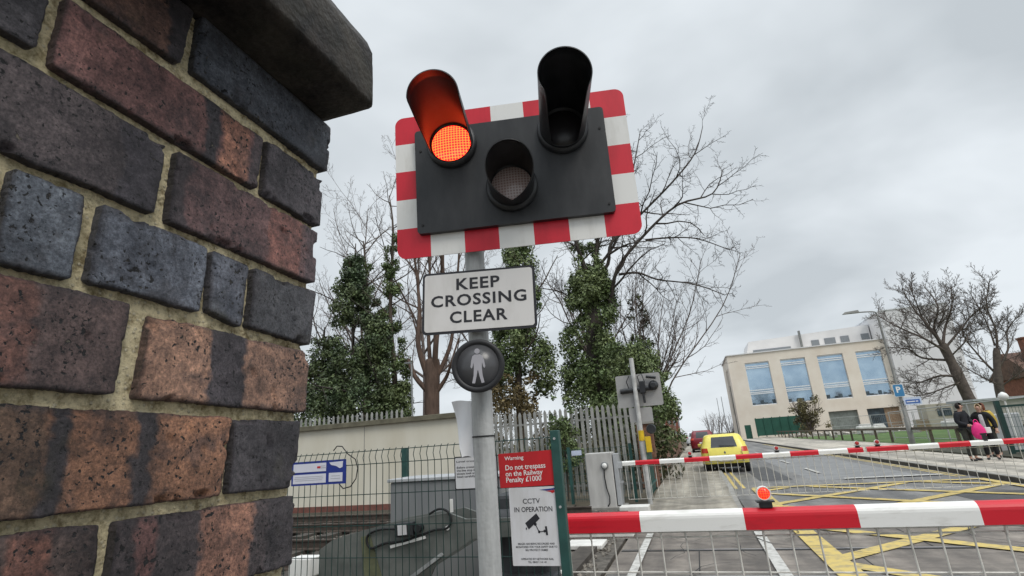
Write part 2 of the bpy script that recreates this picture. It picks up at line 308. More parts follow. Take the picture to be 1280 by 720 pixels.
def make_wall():
    t = thing('brick_wall', 'old wall of purple, blue and orange bricks with sandy mortar filling the left edge', 'wall', (-.58, .2, 0))
    vs, fs, cs = [], [], []
    for n, (q, b, bd) in enumerate(BR): brick_grid(vs, fs, cs, q, b, bd, .0019, n * 3.7 + 1)
    r = random.Random(3); pal = [(110, 82, 72), (76, 84, 97), (82, 74, 80), (140, 104, 84), (96, 72, 72), (70, 68, 76), (92, 103, 118)]
    for c in range(25):                                            # the rest of the wall, above and behind and below the view
        z1 = 1.939 - .079 * c; z0 = z1 - .066
        left = -1.25; right = {0: .09, 1: -.02, 2: .083, 3: -.03, 4: .068, 5: .177, 6: .07}.get(c, .487); y = right; k = c
        while y > left + .05 and z0 > -.05:
            ln = .2 if k % 2 else .093
            if c > 6 and y == right: ln = .2 if c % 2 else .093
            brick_grid(vs, fs, cs, [(y - ln, z1), (y, z1), (y, z0), (y - ln, z0)], pal[r.randrange(7)], [], .009, c * 9.1 + y * 31); y -= ln + .011; k += 1
    off = ROOT[t.name]
    me = bpy.data.meshes.new('brickwork'); me.from_pydata([tuple(v - off) for v in vs], [], fs)
    ca = me.color_attributes.new('brick_colour', 'FLOAT_COLOR', 'POINT')
    ca.data.foreach_set('color', [x for c in cs for x in (c[0], c[1], c[2], 1)])
    me.polygons.foreach_set('use_smooth', [min(vs[i].x for i in f) > FX - .03 for f in fs]); me.materials.append(brick_material()); o = bpy.data.objects.new('brickwork', me); COL.objects.link(o); o.parent = t
    # mortar face (fine) with the wall's core behind it
    mb = MB(); mm = mortar_material()
    def edge(z): return .486 + max(0, (z - 1.40)) * .062
    st = .0026; ny = int(.42 / st); nzv = int(.56 / st); vv = []; ff = []
    for j in range(nzv + 1):
        z = 1.385 + .556 * j / nzv; e = edge(z)
        for i in range(ny + 1):
            y = e - .42 + .42 * i / ny
            x = FX - .0105 + .003 * nz(y, z, 1, 40) + .0020 * nz(y, z, 4, 160) + .0015 * nz(y, z, 8, 330)
            if i == ny: x -= .004
            vv.append((x, y, z))
    for j in range(nzv):
        for i in range(ny): a = j * (ny + 1) + i; ff.append((a, a + 1, a + ny + 2, a + ny + 1))
    mb.add(vv, ff, 0, True)
    mb.box((-.589, -.40, .962), (.34, 1.70, 1.924)); mb.box((-.589, .466, .962), (.334, .028, 1.93))
    mb.build('mortar', mm, t, world=True, recalc=False)
    # coping of dark, weathered blue brick
    cm = M('weathered_coping', srgb(20, 17, 17), .6, var=.0, col2=srgb(54, 48, 44), spec=.2, scale=30, bump=.25, bscale=120, lo=.40, hi=.62, detail=9)
    nt = cm.node_tree; pb = nt.nodes['Principled BSDF']; old = pb.inputs['Base Color'].links[0].from_socket
    tcn = nt.nodes.new('ShaderNodeTexCoord'); n4 = nt.nodes.new('ShaderNodeTexNoise'); n4.inputs['Scale'].default_value = 6; n4.inputs['Detail'].default_value = 7; n4.inputs['Distortion'].default_value = .6
    nt.links.new(tcn.outputs['Object'], n4.inputs['Vector']); r4 = nt.nodes.new('ShaderNodeValToRGB'); r4.color_ramp.elements[0].position = .5; r4.color_ramp.elements[0].color = (0, 0, 0, 1); r4.color_ramp.elements[1].position = .7; r4.color_ramp.elements[1].color = (.6, .6, .6, 1)
    m4 = nt.nodes.new('ShaderNodeMix'); m4.data_type = 'RGBA'; nt.links.new(n4.outputs[0], r4.inputs[0]); nt.links.new(r4.outputs[0], m4.inputs[0]); nt.links.new(old, m4.inputs[6]); m4.inputs[7].default_value = (.06, .055, .038, 1); nt.links.new(m4.outputs[2], pb.inputs['Base Color'])
    prof = [(-.43, 1.9415), (-.339, 1.939), (-.3345, 1.9405), (-.3335, 1.944), (-.333, 1.99), (-.3345, 2.022), (-.342, 2.042), (-.355, 2.062), (-.41, 2.135), (-.46, 2.175), (-.52, 2.197), (-.585, 2.203)]
    prof = prof + [(-1.17 - x, z) for x, z in prof[-2::-1]]
    dense = []
    for a, b in zip(prof, prof[1:] + prof[:1]):
        n = max(1, int(math.hypot(a[0] - b[0], a[1] - b[1]) / .008)); dense += [(a[0] + (b[0] - a[0]) * i / n, a[1] + (b[1] - a[1]) * i / n) for i in range(n)]
    ys = [-1.25 + .05 * i for i in range(28)] + [.15 + .006 * i for i in range(60)] + [.507, .512, .5145]
    vv = []; n = len(dense); cz = 2.05; cx = -.585
    for y in ys:
        sh = 1 if y < .508 else (1 - (y - .506) * 2.2)
        for x, z in dense:
            d = .0012 * nz(x + 3, y, z, 14) + .0004 * nz(x, y, z, 90)
            vv.append(Vector((cx + (x - cx) * sh + d, y + (.001 * nz(x, z, 2, 60)), cz + (z - cz) * sh + d)))
    ff = [(i * n + j, i * n + (j + 1) % n, (i + 1) * n + (j + 1) % n, (i + 1) * n + j) for i in range(len(ys) - 1) for j in range(n)]
    mb = MB(); mb.add(vv, ff, 0, True); mb.add([vv[(len(ys) - 1) * n + j] for j in range(n)], [tuple(range(n))]); mb.add(vv[:n], [tuple(range(n))])
    mb.build('coping', cm, t, world=True)
make_wall()

# ------------------------------------------------------------------ flashing-light signal on its post
def lens_material(name, lit):
    m = bpy.data.materials.new(name); m.use_nodes = True; nt = m.node_tree; N = nt.nodes.new; L = nt.links.new; b = nt.nodes['Principled BSDF']
    tc = N('ShaderNodeTexCoord'); sp = N('ShaderNodeSeparateXYZ'); L(tc.outputs['Object'], sp.inputs[0])
    def wave(s):
        a = N('ShaderNodeMath'); a.operation = 'MULTIPLY'; a.inputs[1].default_value = 2 * math.pi / .0140; L(s, a.inputs[0])
        c = N('ShaderNodeMath'); c.operation = 'SINE'; L(a.outputs[0], c.inputs[0]); return c.outputs[0]
    p = N('ShaderNodeMath'); p.operation = 'MAXIMUM'; L(wave(sp.outputs[0]), p.inputs[0]); L(wave(sp.outputs[2]), p.inputs[1])
    r = N('ShaderNodeValToRGB'); L(p.outputs[0], r.inputs[0]); e = r.color_ramp.elements; e[0].position = .2; e[1].position = .95
    b.inputs['Roughness'].default_value = .15
    if lit:
        b.inputs['Base Color'].default_value = (.3, .01, .01, 1)
        e[0].position = .45; e[0].color = (1, .008, .016, 1); e[1].color = (1, .14, .022, 1)
        L(r.outputs[0], b.inputs['Emission Color']); b.inputs['Emission Strength'].default_value = 3.2
    else:
        e[0].color = (.38, .25, .23, 1); e[1].color = (.62, .52, .49, 1); L(r.outputs[0], b.inputs['Base Color'])
    return m
m_lit = lens_material('lit_red_lens', True); m_unlit = lens_material('unlit_smoky_lens', False)
def hood_mb(cx, cz, y0, lt, lb, ro, yaw=0., tilt=0., th=.004, cut=None):
    mb = MB(); n = 72; rows = 9; vs = []; rt = Matrix.Rotation(yaw, 3, 'Z') @ Matrix.Rotation(tilt, 3, 'X'); o = Vector((cx, y0, cz))
    for k, rr in enumerate((ro, ro - th)):
        for i in range(rows + 1):
            for j in range(n):
                a = 2 * math.pi * j / n; u = (1 + math.cos(a)) / 2
                ln = lb + (lt - lb) * (u ** .42)
                if cut: w = min(1, max(0, (math.cos(a) - cut[0]) / (cut[1] - cut[0]))); ln = lb + (lt - lb) * (w * w * (3 - 2 * w)) * (.93 + .07 * u)
                q = i / rows
                vs.append(o + rt @ Vector((rr * math.sin(a) * (1 + .02 * q), -ln * q, rr * math.cos(a) * (1 + .02 * q))))
    fs = []; S = (rows + 1) * n
    for k in (0, 1):
        for i in range(rows):
            for j in range(n):
                f = (k * S + i * n + j, k * S + i * n + (j + 1) % n, k * S + (i + 1) * n + (j + 1) % n, k * S + (i + 1) * n + j); fs.append(f if k else f[::-1])
    for j in range(n):
        a = rows * n + j; b = rows * n + (j + 1) % n; fs.append((a, b, S + b, S + a))
    mb.add(vs, fs, 0, True); return mb
def make_signal():
    t = thing('crossing_signal', 'level crossing signal on grey post with red striped board, left lamp glowing red', 'traffic signal', (-.892, 2.25, 0))
    mb = MB(); mb.tube([(0, 0, 0), (0, 0, 1.2), (0, 0, 2.05), (0, 0, 2.95)], .0475, 28); p = mb.build('pole', m_galv, t)
    for z in (1.755, 1.552):
        s = MB(); s.lathe([(.0478, -.003), (.051, -.003), (.051, .003), (.0478, .003)], (0, 0, z), n=28); s.build('strap', m_rubber, p)
    bl = Vector((-.655, 2.2, 2.782)) - ROOT[t.name]; rot = (R(2.2), 0, R(11.5))
    def place(o): o.location = bl; o.rotation_euler = rot; return o
    W, H = 1.168, .767
    # striped backing board: one plate cut along the stripe edges
    bm = bmesh.new(); P = rrect(W, H, .045, 6); f = bm.faces.new([bm.verts.new((x, .0, z)) for x, z in P]); bm.normal_update()
    for k in range(1, 7): bmesh.ops.bisect_plane(bm, geom=bm.verts[:] + bm.edges[:] + bm.faces[:], plane_co=(-W / 2 + W * k / 7, 0, 0), plane_no=(1, 0, 0))
    for k in range(1, 5): bmesh.ops.bisect_plane(bm, geom=bm.verts[:] + bm.edges[:] + bm.faces[:], plane_co=(0, 0, -H / 2 + H * k / 5), plane_no=(0, 0, 1))
    for f in bm.faces:
        c = f.calc_center_median(); i = int((c.x + W / 2) / W * 7); j = int((c.z + H / 2) / H * 5)
        f.material_index = (i + j) % 2 if (i in (0, 6) or j in (0, 4)) else 2
    ext = bmesh.ops.extrude_face_region(bm, geom=bm.faces[:]); vs = [v for v in ext['geom'] if isinstance(v, bmesh.types.BMVert)]
    bmesh.ops.translate(bm, verts=vs, vec=(0, .006, 0))
    bmesh.ops.recalc_face_normals(bm, faces=bm.faces)
    for f in bm.faces:
        if f.normal.y > .7 or abs(f.normal.y) < .5: f.material_index = 2 if f.normal.y > .7 else f.material_index
    me = bpy.data.meshes.new('striped_board'); bm.to_mesh(me); bm.free()
    for m in (m_red, m_white, m_grey): me.materials.append(m)
    o = bpy.data.objects.new('striped_board', me); COL.objects.link(o); o.parent = t; place(o)
    mb = MB(); mb.prism(rrect(.945, .552, .018, 4), XZ, -.032, -.002); pn = place(mb.build('lamp_panel', m_black, t))
    mb = MB()
    for x, z in ((-.445, .16), (.445, .16), (-.445, -.235), (.445, -.235)):
        mb = MB(); mb.lathe([(.006, 0), (.006, .004)], (x, -.032, z), 'Y', 8); mb.build('screw', m_rubber, pn)
    # bracket arms behind the board
    mb = MB(); mb.box((-.05, .035, .17), (.8, .05, .05)); mb.box((-.05, .035, -.2), (.8, .05, .05)); place(mb.build('bracket', m_galv, t))
    for cx, cz, lt, lb, yw, tl, lit in ((-.281, .170, .42, .012, 2, 0, 1), (0, -.095, .25, .07, 4, 0, 0), (.268, .172, .44, .03, 3, 0, 0)):
        mb = MB(); mb.lathe([(.124, .03), (.124, .055), (.112, .066), (.101, .066), (.1, .05), (.02, .045)], (cx, 0, cz), 'Y', 40)
        u = place(mb.build('lamp_unit', m_black, t, recalc=True))
        hood_mb(cx, cz, -.05, lt, lb, .110 if cx else .106, R(yw), R(tl), .004, (-.42, -.05) if lit else (-.86, -.60) if cx else None).build('hood', m_black, u, recalc=False)
        ml = m_lit if lit else m_unlit if cx == 0 else M('hood_shaded_lens', (.02, .018, .02), .25, var=.2)  # right lens: the hood's shade is put into its near-black colour
        lm = MB(); lm.lathe([(.0985, .052), (.085, .058), (.06, .064), (.03, .067), (.008, .068)], (0, 0, 0), 'Y', 40)
        le = lm.build('lens', ml, u); le.location = (cx, 0, cz)
    return t
make_signal()

def make_keep_clear():
    t = thing('road_sign', 'white rectangular sign with black border reading KEEP CROSSING CLEAR', 'sign', (-.851, 2.168, 2.155))
    t.rotation_euler = (R(-1.3), R(1.5), R(10.3)); W, H = .532, .297
    m = M('white_reflective_sheet', (.53, .51, .485), .45, col2=(.66, .64, .625), scale=7, stretch=(1, 1, .35), lo=.25, hi=.55, detail=9)
    mb = MB(); mb.prism(rrect(W, H, .02, 5), XZ, -.003, .004); p = mb.build('plate', m_ink, t)
    mb = MB(); mb.prism(rrect(W - .022, H - .022, .014, 5), XZ, -.0055, -.0035); mb.build('face', m, t)
    for s, z, w in (('KEEP', .083, .205), ('CROSSING', .006, .447), ('CLEAR', -.075, .268)): text('lettering', s, m_ink, t, 0, z, .056, w, -.0065, .025, sp=1.12)
    for z in (.06, -.06):
        mb = MB(); mb.box((-.03, .02, z), (.14, .03, .025)); mb.build('clip', m_galv, t)
make_keep_clear()

def make_walk_disc():
    t = thing('pedestrian_lamp', 'round black sign with a grey standing figure under the KEEP CROSSING CLEAR sign', 'sign', (-.853, 2.13, 1.847), R(14)); t.scale = (.96, 1, .96)
    mb = MB(); mb.lathe([(.095, -.03), (.115, -.02), (.121, .0), (.121, .012), (.117, .018), (.099, .018), (.0965, .012), (.01, .012)], (0, 0, 0), 'Y', 48); mb.build('bezel', M('dark_bezel', (.018, .018, .02), .5, var=.15), t)
    mb = MB(); mb.lathe([(.096, .0125), (.096, .0145), (.001, .0145)], (0, 0, 0), 'Y', 48); mb.build('lens', M('smoked_lens', (.075, .075, .08), .25, var=.1, scale=12), t)
    body = [(-.012, .050), (.012, .050), (.022, .044), (.030, .022), (.034, -.006), (.030, -.014), (.025, -.008), (.020, .016), (.018, -.012), (.020, -.045), (.027, -.078), (.014, -.080), (.006, -.050), (.001, -.022),
            (-.002, -.022), (-.008, -.050), (-.016, -.080), (-.029, -.078), (-.021, -.045), (-.018, -.012), (-.019, .016), (-.024, -.006), (-.029, -.012), (-.033, -.005), (-.029, .022), (-.022, .044)]
    mb = MB(); m = M('pale_figure', (.36, .35, .38), .4, var=.04); mb.prism(body, XZ, -.0165, -.0148)
    mb.prism([(.0125 * math.cos(a * .4), .065 + .0125 * math.sin(a * .4)) for a in range(16)], XZ, -.0165, -.0148); mb.build('figure', m, t)
    mb = MB(); mb.tube([(0, .05, 0), (-.03, .09, 0)], .03, 12); mb.build('mounting', m_rubber, t)
make_walk_disc()

def make_sheet():
    mb = MB(); vs = []; n = 8; k = 10
    for side in (0, 1):
        for j in range(k + 1):
            z = 1.715 - .245 * j / k
            for i in range(n + 1):
                u = i / n; x = -1.038 + .05 * (j / k) ** 1.2 + u * (.098 - .05 * (j / k) ** 1.2 - .0); y = 2.24 + .02 * math.sin(3 * u + j * .5) * (1 - u) + .002 * side
                vs.append((x, y, z + .004 * math.sin(u * 5)))
    S = (k + 1) * (n + 1); fs = []
    for j in range(k):
        for i in range(n):
            a = j * (n + 1) + i; fs += [(a, a + n + 1, a + n + 2, a + 1), (S + a, S + a + 1, S + a + n + 2, S + a + n + 1)]
    mb.add(vs, fs, 0, True)
    tag(mb.build('paper_sheet', M('white_paper_sheet', (.72, .72, .74), .7, var=.04), None, recalc=False), 'curled white paper sheet taped to the left side of the grey signal post', 'paper')
make_sheet()

# ------------------------------------------------------------------ mesh fence beside the barrier and the notices on it
def mesh_panel(mb, x0, x1, z0, z1, y, sx=.05, sz=.2, r=.0026, fold=True, n=5):
    k = int((x1 - x0) / sx); zs = []
    for i in range(k + 1):
        x = x0 + i * sx
        if fold: mb.tube([(x, y, z0), (x, y, z1 - .10), (x, y - .018, z1 - .055), (x, y, z1 - .012), (x + .004, y + .006, z1), ], r, n)
        else: mb.tube([(x, y, z0), (x, y, z1)], r, n)
    z = z1 - (.012 if fold else .02)
    zl = [z1 - .012, z1 - .10] if fold else [z1 - .02]
    q = z1 - .10 - sz if fold else z1 - .02 - sz
    while q > z0: zl.append(q); q -= sz
    for z in zl: mb.tube([(x0, y + r * 1.9, z), (x1, y + r * 1.9, z)], r * 1.15, n)
def make_fence():
    t = thing('mesh_fence', 'dark green welded mesh fence carrying notices, ending in a square post by the barrier', 'fence', (-2.6, 3.36, 0))
    mb = MB(); mesh_panel(mb, -4.5, -.875, .03, 1.552, 3.365); mb.build('mesh_panel', m_green, t, world=True)
    mb = MB(); mb.box((-.847, 3.365, .79), (.055, .055, 1.58), bev=.004); p = mb.build('post', m_greenlite, t, world=True)
    for z in (1.53, 1.13, .72):
        mb = MB(); mb.lathe([(.008, 0), (.008, .006)], (-.847, 3.3365, z), 'Y', 10); mb.build('bolt', m_galv, p, world=True)
    for x in (-4.47,):
        mb = MB(); mb.box((x, 3.40, .79), (.055, .055, 1.58), bev=.004); mb.build('post', m_greenlite, t, world=True)
make_fence()
def plate(t, w, h, m, r=.006, y0=-.002, y1=.001, name='plate', cx=0, cz=0):
    mb = MB(); mb.prism([(x + cx, z + cz) for x, z in rrect(w, h, r, 4)], XZ, y0, y1); return mb.build(name, m, t)
def bars(t, name, m, rects, y=-.0035):
    mb = MB()
    for x, z, w, h in rects: mb.box((x, y, z), (w, .001, h))
    return mb.build(name, m, t)
m_signred = M('red_sign_face', (.42, .012, .016), .45, col2=(.53, .014, .02), scale=9, stretch=(1, 1, .3), lo=.3, hi=.6, detail=9)
m_signwhite = M('white_sign_face', (.53, .515, .50), .45, col2=(.66, .65, .665), scale=9, stretch=(1, 1, .3), lo=.28, hi=.55, detail=9)
m_blue = M('blue_sign_face', (.012, .03, .22), .4, var=.08)
def make_notices():
    t = thing('warning_sign', 'red notice with white lettering about trespass, just left of the green fence post', 'sign', (-1.046, 3.352, 1.358)); t.rotation_euler = (0, R(-.6), 0)
    plate(t, .374, .208, m_signred)
    text('lettering', 'Warning', m_wink, t, -.145, .069, .031, .128, -.003, .012, align='LEFT')
    text('lettering', 'Do not trespass\non the Railway\nPenalty £1000', m_wink, t, -.145, -.026, .115, .268, -.003, .012, line=.86, align='LEFT')
    t = thing('camera_notice', 'white CCTV IN OPERATION notice with a black camera symbol, hanging below the red notice', 'sign', (-1.020, 3.350, 1.027)); t.rotation_euler = (0, R(.2), 0)
    plate(t, .314, .445, m_signwhite)
    text('lettering', 'CCTV', m_ink, t, -.012, .142, .029, .112, -.003, .008); text('lettering', 'IN OPERATION', m_ink, t, -.004, .094, .029, .245, -.003, .008)
    text('small_lettering', 'IMAGES ARE BEING RECORDED AND\nMONITORED FOR YOUR SAFETY DUE TO\nSELF PROTECT CRIMES', m_ink, t, 0, -.118, .046, .262, -.003, .012, line=1.15)
    text('small_lettering', 'OPERATED BY NETWORK RAIL\nTEL: 08457 114 141', m_ink, t, 0, -.193, .028, .205, -.003, .012, line=1.15)
    mb = MB(); rt = R(4)
    def q(px, py): x, z = (px - 669) * .00471, (657 - py) * .00471; return (x * math.cos(rt) - z * math.sin(rt), x * math.sin(rt) + z * math.cos(rt) + .01)
    def circ(c, r): return [(c[0] + r * math.cos(a * .5236), c[1] + r * math.sin(a * .5236)) for a in range(12)]
    for poly in ([q(656.1, 654.8), q(660, 662.8), q(676.7, 651.1), q(672.8, 644.4)], [q(682.2, 661), q(682.2, 671.6), q(684.8, 671.6), q(684.8, 661)], [q(656, 660.5), q(656, 663), q(657.6, 662.6), q(657.4, 660.2)],
                 circ(q(669.6, 657.3), .0095), circ(q(673.6, 666.8), .0078), circ(q(681, 666.5), .008)):
        mb.prism(poly, XZ, -.0034, -.0024)
    def bar(a, b, w):
        d = Vector((b[0] - a[0], b[1] - a[1])); n = Vector((-d.y, d.x)).normalized() * w; return [(a[0] + n.x, a[1] + n.y), (a[0] - n.x, a[1] - n.y), (b[0] - n.x, b[1] - n.y), (b[0] + n.x, b[1] + n.y)]
    mb.prism(bar(q(669.6, 657.3), q(673.6, 666.8), .0022), XZ, -.0038, -.0025); mb.prism(bar(q(673.6, 666.8), q(682, 666.5), .0022), XZ, -.0038, -.0025)
    mb.build('camera_symbol', m_ink, t)
    mb = MB(); mb.prism([(.045, .205), (.145, .212), (.145, .203), (.09, .199)], XZ, -.0034, -.0024); mb.build('emblem', m_blue, t)
    mb = MB(); mb.prism([(.085, .197), (.14, .201), (.142, .188), (.125, .183), (.118, .190)], XZ, -.0034, -.0024); mb.build('emblem', m_signred, t)
    t = thing('information_sign', 'small white notice with black rim, half hidden behind the grey signal post', 'sign', (-1.395, 3.352, 1.356))
    plate(t, .305, .208, m_ink, .012); plate(t, .289, .192, m_signwhite, .008, -.0045, -.0025, 'face')
    text('lettering', 'Level crossing', m_ink, t, -.135, .071, .015, .175, -.0055, .01, align='LEFT')
    text('lettering', 'Before crossing\nthe line stop and\nalways look and\nlisten carefully', m_ink, t, -.135, .005, .075, .15, -.0055, .01, align='LEFT')
    t = thing('blue_notice', 'blue bordered notice with white panels tied to the mesh fence beside the brick wall', 'sign', (-2.625, 3.352, 1.415))
    plate(t, .468, .165, m_blue)
    pl = M('pale_notice_panel', (.62, .62, .70), .5, var=.04)
    bars(t, 'panel', pl, [(-.075, .038, .285, .058), (-.075, -.038, .285, .062), (.15, -.036, .115, .060)])
    mb = MB(); mb.prism([(.093, .066), (.21, .070), (.206, .030), (.185, .022), (.15, .040), (.11, .048)], XZ, -.0042, -.003); mb.build('emblem', pl, t)
    g = M('faint_print', (.33, .34, .38), .6, var=.1); bars(t, 'print', g, [(-.08, -.024, .24, .003), (-.08, -.036, .25, .003), (-.08, -.048, .23, .003), (.15, -.027, .07, .003), (.15, -.045, .08, .003), (.04, .045, .04, .004), (.04, .033, .05, .004)], -.0045)
    bars(t, 'print', m_signred, [(.005, .038, .028, .014)], -.0047)
    # cable ties and a loop of black cable hanging at its right edge
    mb = MB(); mb.tube([(-2.44, 3.345, 1.33), (-2.40, 3.335, 1.30), (-2.34, 3.335, 1.31), (-2.30, 3.34, 1.36), (-2.29, 3.345, 1.43), (-2.31, 3.345, 1.49), (-2.37, 3.34, 1.53), (-2.42, 3.34, 1.585), (-2.47, 3.35, 1.59), (-2.50, 3.35, 1.56)], .004, 6)
    tag(mb.build('cable_loop', m_rubber), 'loop of black cable tied to the mesh fence beside the blue notice', 'cable')
make_notices()

# ------------------------------------------------------------------ near barrier
def boom(mb, x0, x1, seams, y, z0, h, d, first):
    """box section with a rounded top; bands of colour butt end to end"""
    prof = [(-d / 2, 0), (d / 2, 0), (d / 2, h * .62)] + [(d / 2 * math.cos(a), h * .62 + h * .38 * math.sin(a)) for a in [math.pi * i / 10 for i in range(1, 10)]] + [(-d / 2, h * .62)]
    xs = [x0] + [s for s in seams if x0 < s < x1] + [x1]; n = len(prof)
    for k, (a, b) in enumerate(zip(xs, xs[1:])):
        vs = [(a, y + p, z0 + q) for p, q in prof] + [(b, y + p, z0 + q) for p, q in prof]
        mb.add(vs, [(i, (i + 1) % n, n + (i + 1) % n, n + i) for i in range(n)], (first + k) % 2, False)
    for x, fl in ((x0, 1), (x1, 0)):
        vs = [(x, y + p, z0 + q) for p, q in prof]; mb.add(vs, [tuple(range(n)) if fl else tuple(range(n))[::-1]], 2)
def skirt(mb, x0, x1, y, zt, zb, sp, r, rails, n=6):
    k = int((x1 - x0) / sp)
    for i in range(k + 1):
        x = x0 + i * sp; jx = .012 * nz(x, y, 3, 7); mb.tube([(x, y, zt), (x + jx, y + .5 * jx, (zt + zb) / 2), (x + 1.6 * jx, y, zb)], r, n)
        mb.tube([(x, y - r * 2.4, zt + .012), (x, y - r * 2.4, zt - .03)], r * 1.3, n)
    for z in rails: mb.tube([(x0, y + r * 2.05, z), (x1, y + r * 2.05, z)], r, n)
m_lamp = lens_material('boom_lamp_lens', True)
m_lamp.node_tree.nodes['Principled BSDF'].inputs['Emission Strength'].default_value = 1.0
m_farlens = M('red_lamp_lens', (.42, .03, .03), .3, var=.1)
def boom_lamp(parent, x, y, z, r=.037):
    mb = MB(); mb.box((x, y, z + .016), (.075, .06, .035), bev=.004); mb.box((x, y - .002, z + .036), (.105, .09, .008)); L = mb.build('lamp_base', m_black, parent, world=True); ml = m_lamp if y < 6 else m_farlens
    mb = MB(); mb.lathe([(r * .9, -.035), (r * 1.14, -.02), (r * 1.14, .028), (r * .98, .028), (r * .98, .016), (.004, .016)], (x, y, z + .042 + r * 1.1), 'Y', 24); mb.build('lamp_case', m_white, L, world=True)
    mb = MB(); mb.lathe([(r * .97, .017), (r * .8, .03), (r * .4, .036), (.003, .037)], (x, y, z + .042 + r * 1.1), 'Y', 24); mb.build('lens', ml, L, world=True)
m_boomred = M('red_boom_paint', (.36, .012, .02), .36, col2=(.56, .011, .024), scale=5, stretch=(.8, 1, 4), lo=.25, hi=.5, detail=10); m_boomwhite = M('white_boom_paint', (.50, .48, .44), .4, col2=(.76, .75, .72), scale=5, stretch=(.8, 1, 4), lo=.25, hi=.5, detail=10)
def make_near_barrier():
    t = thing('near_barrier', 'nearest level crossing boom, thick red and white bands with hanging wire skirt', 'barrier', (-.6, 3.86, 0))
    sp = .63; seams = [-.439, .204, .831, 1.432] + [1.432 + sp * i for i in range(1, 9)]
    mb = MB(); boom(mb, -1.06, 6.3, seams, 3.87, .905, .122, .10, 1); mb.build('boom', [m_boomwhite, m_boomred, m_boomwhite], t, world=True)
    mb = MB(); mb.tube([(-.95, 3.87, .896), (6.25, 3.87, .896)], .007, 6); skirt(mb, -.94, 6.25, 3.87, .885, .16,   .155, .0055, (.862, .655, .16)); mb.build('skirt', M('skirt_wire', (.62, .60, .55), .45, metal=.1, var=.2, scale=10), t, world=True)
    for x in (.345, 2.9, 5.4): boom_lamp(t, x, 3.87, 1.027)
make_near_barrier()

def make_machine():
    t = thing('barrier_machine', 'grey barrier machine behind the mesh fence with a sloping counterweight arm', 'machine', (-2.2, 4.2, 0))
    mb = MB(); mb.box((-2.24, 4.86, .625), (1.12, .5, 1.25), bev=.012); c = mb.build('cabinet', M('mid_grey_enamel', (.155, .163, .17), .5, col2=(.205, .212, .215), scale=4, stretch=(1, 1, .3), lo=.3, hi=.6), t, world=True)
    mb = MB(); mb.box((-2.24, 4.86, 1.268), (1.16, .54, .03), bev=.006); mb.build('lid', m_grey, c, world=True)
    arm = [(-2.708, .924), (-2.305, 1.01), (-2.01, 1.046), (-1.819, 1.065), (-1.679, 1.019), (-1.20, 1.018), (-1.20, .90), (-1.623, .888), (-1.902, .739), (-2.092, .646), (-2.2, .45), (-2.65, .45)]
    ma = M('grey_green_metal', (.085, .093, .086), .5, scale=6, col2=(.155, .162, .15), lo=.3, hi=.65, detail=9)
    mb = MB(); mb.prism(arm, XZ, 3.80, 3.825); mb.prism([(x, z) for x, z in arm], XZ, 4.10, 4.125); mb.build('counterweight_arm', ma, t, world=True)
    mb = MB(); mb.prism([(-2.93, .83), (-2.82, .894), (-2.712, .924), (-2.62, .62), (-2.66, .45), (-2.93, .45)], XZ, 3.79, 4.12); mb.build('counterweight', ma, t, world=True)
    mb = MB(); mb.prism([(-2.56, .915), (-2.48, .93), (-2.36, .60), (-2.42, .45), (-2.50, .45)], XZ, 3.793, 3.799); mb.build('stiffener', M('mossy_metal', (.12, .125, .07), .7, var=.3), t, world=True)
    mb = MB(); mb.prism([(-2.30, .55), (-2.28, .53), (-1.86, .785), (-1.88, .80)], XZ, 3.78, 3.799); mb.build('edge_bar', m_galv, t, world=True)
    mb = MB(); mb.box((-2.16, 3.77, .965), (.155, .055, .095), bev=.008, rot=Matrix.Rotation(R(-4), 3, 'Y')); mb.lathe([(.028, 0), (.028, .06)], (-2.045, 3.80, .972), 'Y', 14); j = mb.build('junction_box', m_black, t, world=True)
    mb = MB(); mb.box((-2.17, 3.741, .965), (.075, .002, .07), rot=Matrix.Rotation(R(-4), 3, 'Y')); mb.build('label_plate', m_signwhite, j, world=True)
    def sm(P, k=4):
        P = [Vector(p) for p in P]; o = []
        for i in range(len(P) - 1):
            a, b, c, d = P[max(i - 1, 0)], P[i], P[i + 1], P[min(i + 2, len(P) - 1)]
            for q in range(k):
                u = q / k; o.append(.5 * ((2 * b) + (c - a) * u + (2 * a - 5 * b + 4 * c - d) * u * u + (3 * b - a - 3 * c + d) * u ** 3))
        return o + [P[-1]]
    mb = MB(); mb.tube(sm([(x, 3.785, z) for x, z in [(-2.234, .965), (-2.371, .968), (-2.478, .939), (-2.501, .891), (-2.461, .836), (-2.34, .87), (-2.19, .88), (-2.043, .92), (-1.927, .953), (-1.827, .963), (-1.790, 1.01), (-1.813, 1.075), (-1.885, 1.096), (-1.968, 1.062)]]), .0085, 8); mb.build('hose', m_rubber, t, world=True)
    mb = MB(); mb.box((-2.15, 3.79, .875), (.30, .012, .02), rot=Matrix.Rotation(R(-12), 3, 'Y')); mb.build('cable_tray', m_white, t, world=True)
    mb = MB(); mb.box((-1.785, 3.79, 1.115), (.018, .02, .09)); mb.build('stop_lug', m_white, t, world=True)
    mb = MB(); mb.lathe([(.016, 0), (.016, .012)], (-1.822, 3.797, .964), 'Y', 12); mb.build('button', m_white, t, world=True)
    mb = MB(); mb.box((-1.38, 4.3, .62), (.42, .34, 1.05), bev=.03); mb.tube([(-1.6, 4.05, .95), (-1.1, 4.05, .95)], .10, 16); mb.box((-1.35, 4.1, .52), (.5, .2, .16), bev=.02); mb.build('drive_housing', M('dark_housing', (.035, .037, .04), .6, var=.3), t, world=True)
    mb = MB(); mb.box((-3.35, 4.15, .64), (.22, .16, .15), bev=.01); mb.box((-3.35, 4.15, .28), (.06, .06, .56)); tag(mb.build('white_box', m_white), 'small white box on a stub post low behind the mesh fence by the brick wall', 'box')
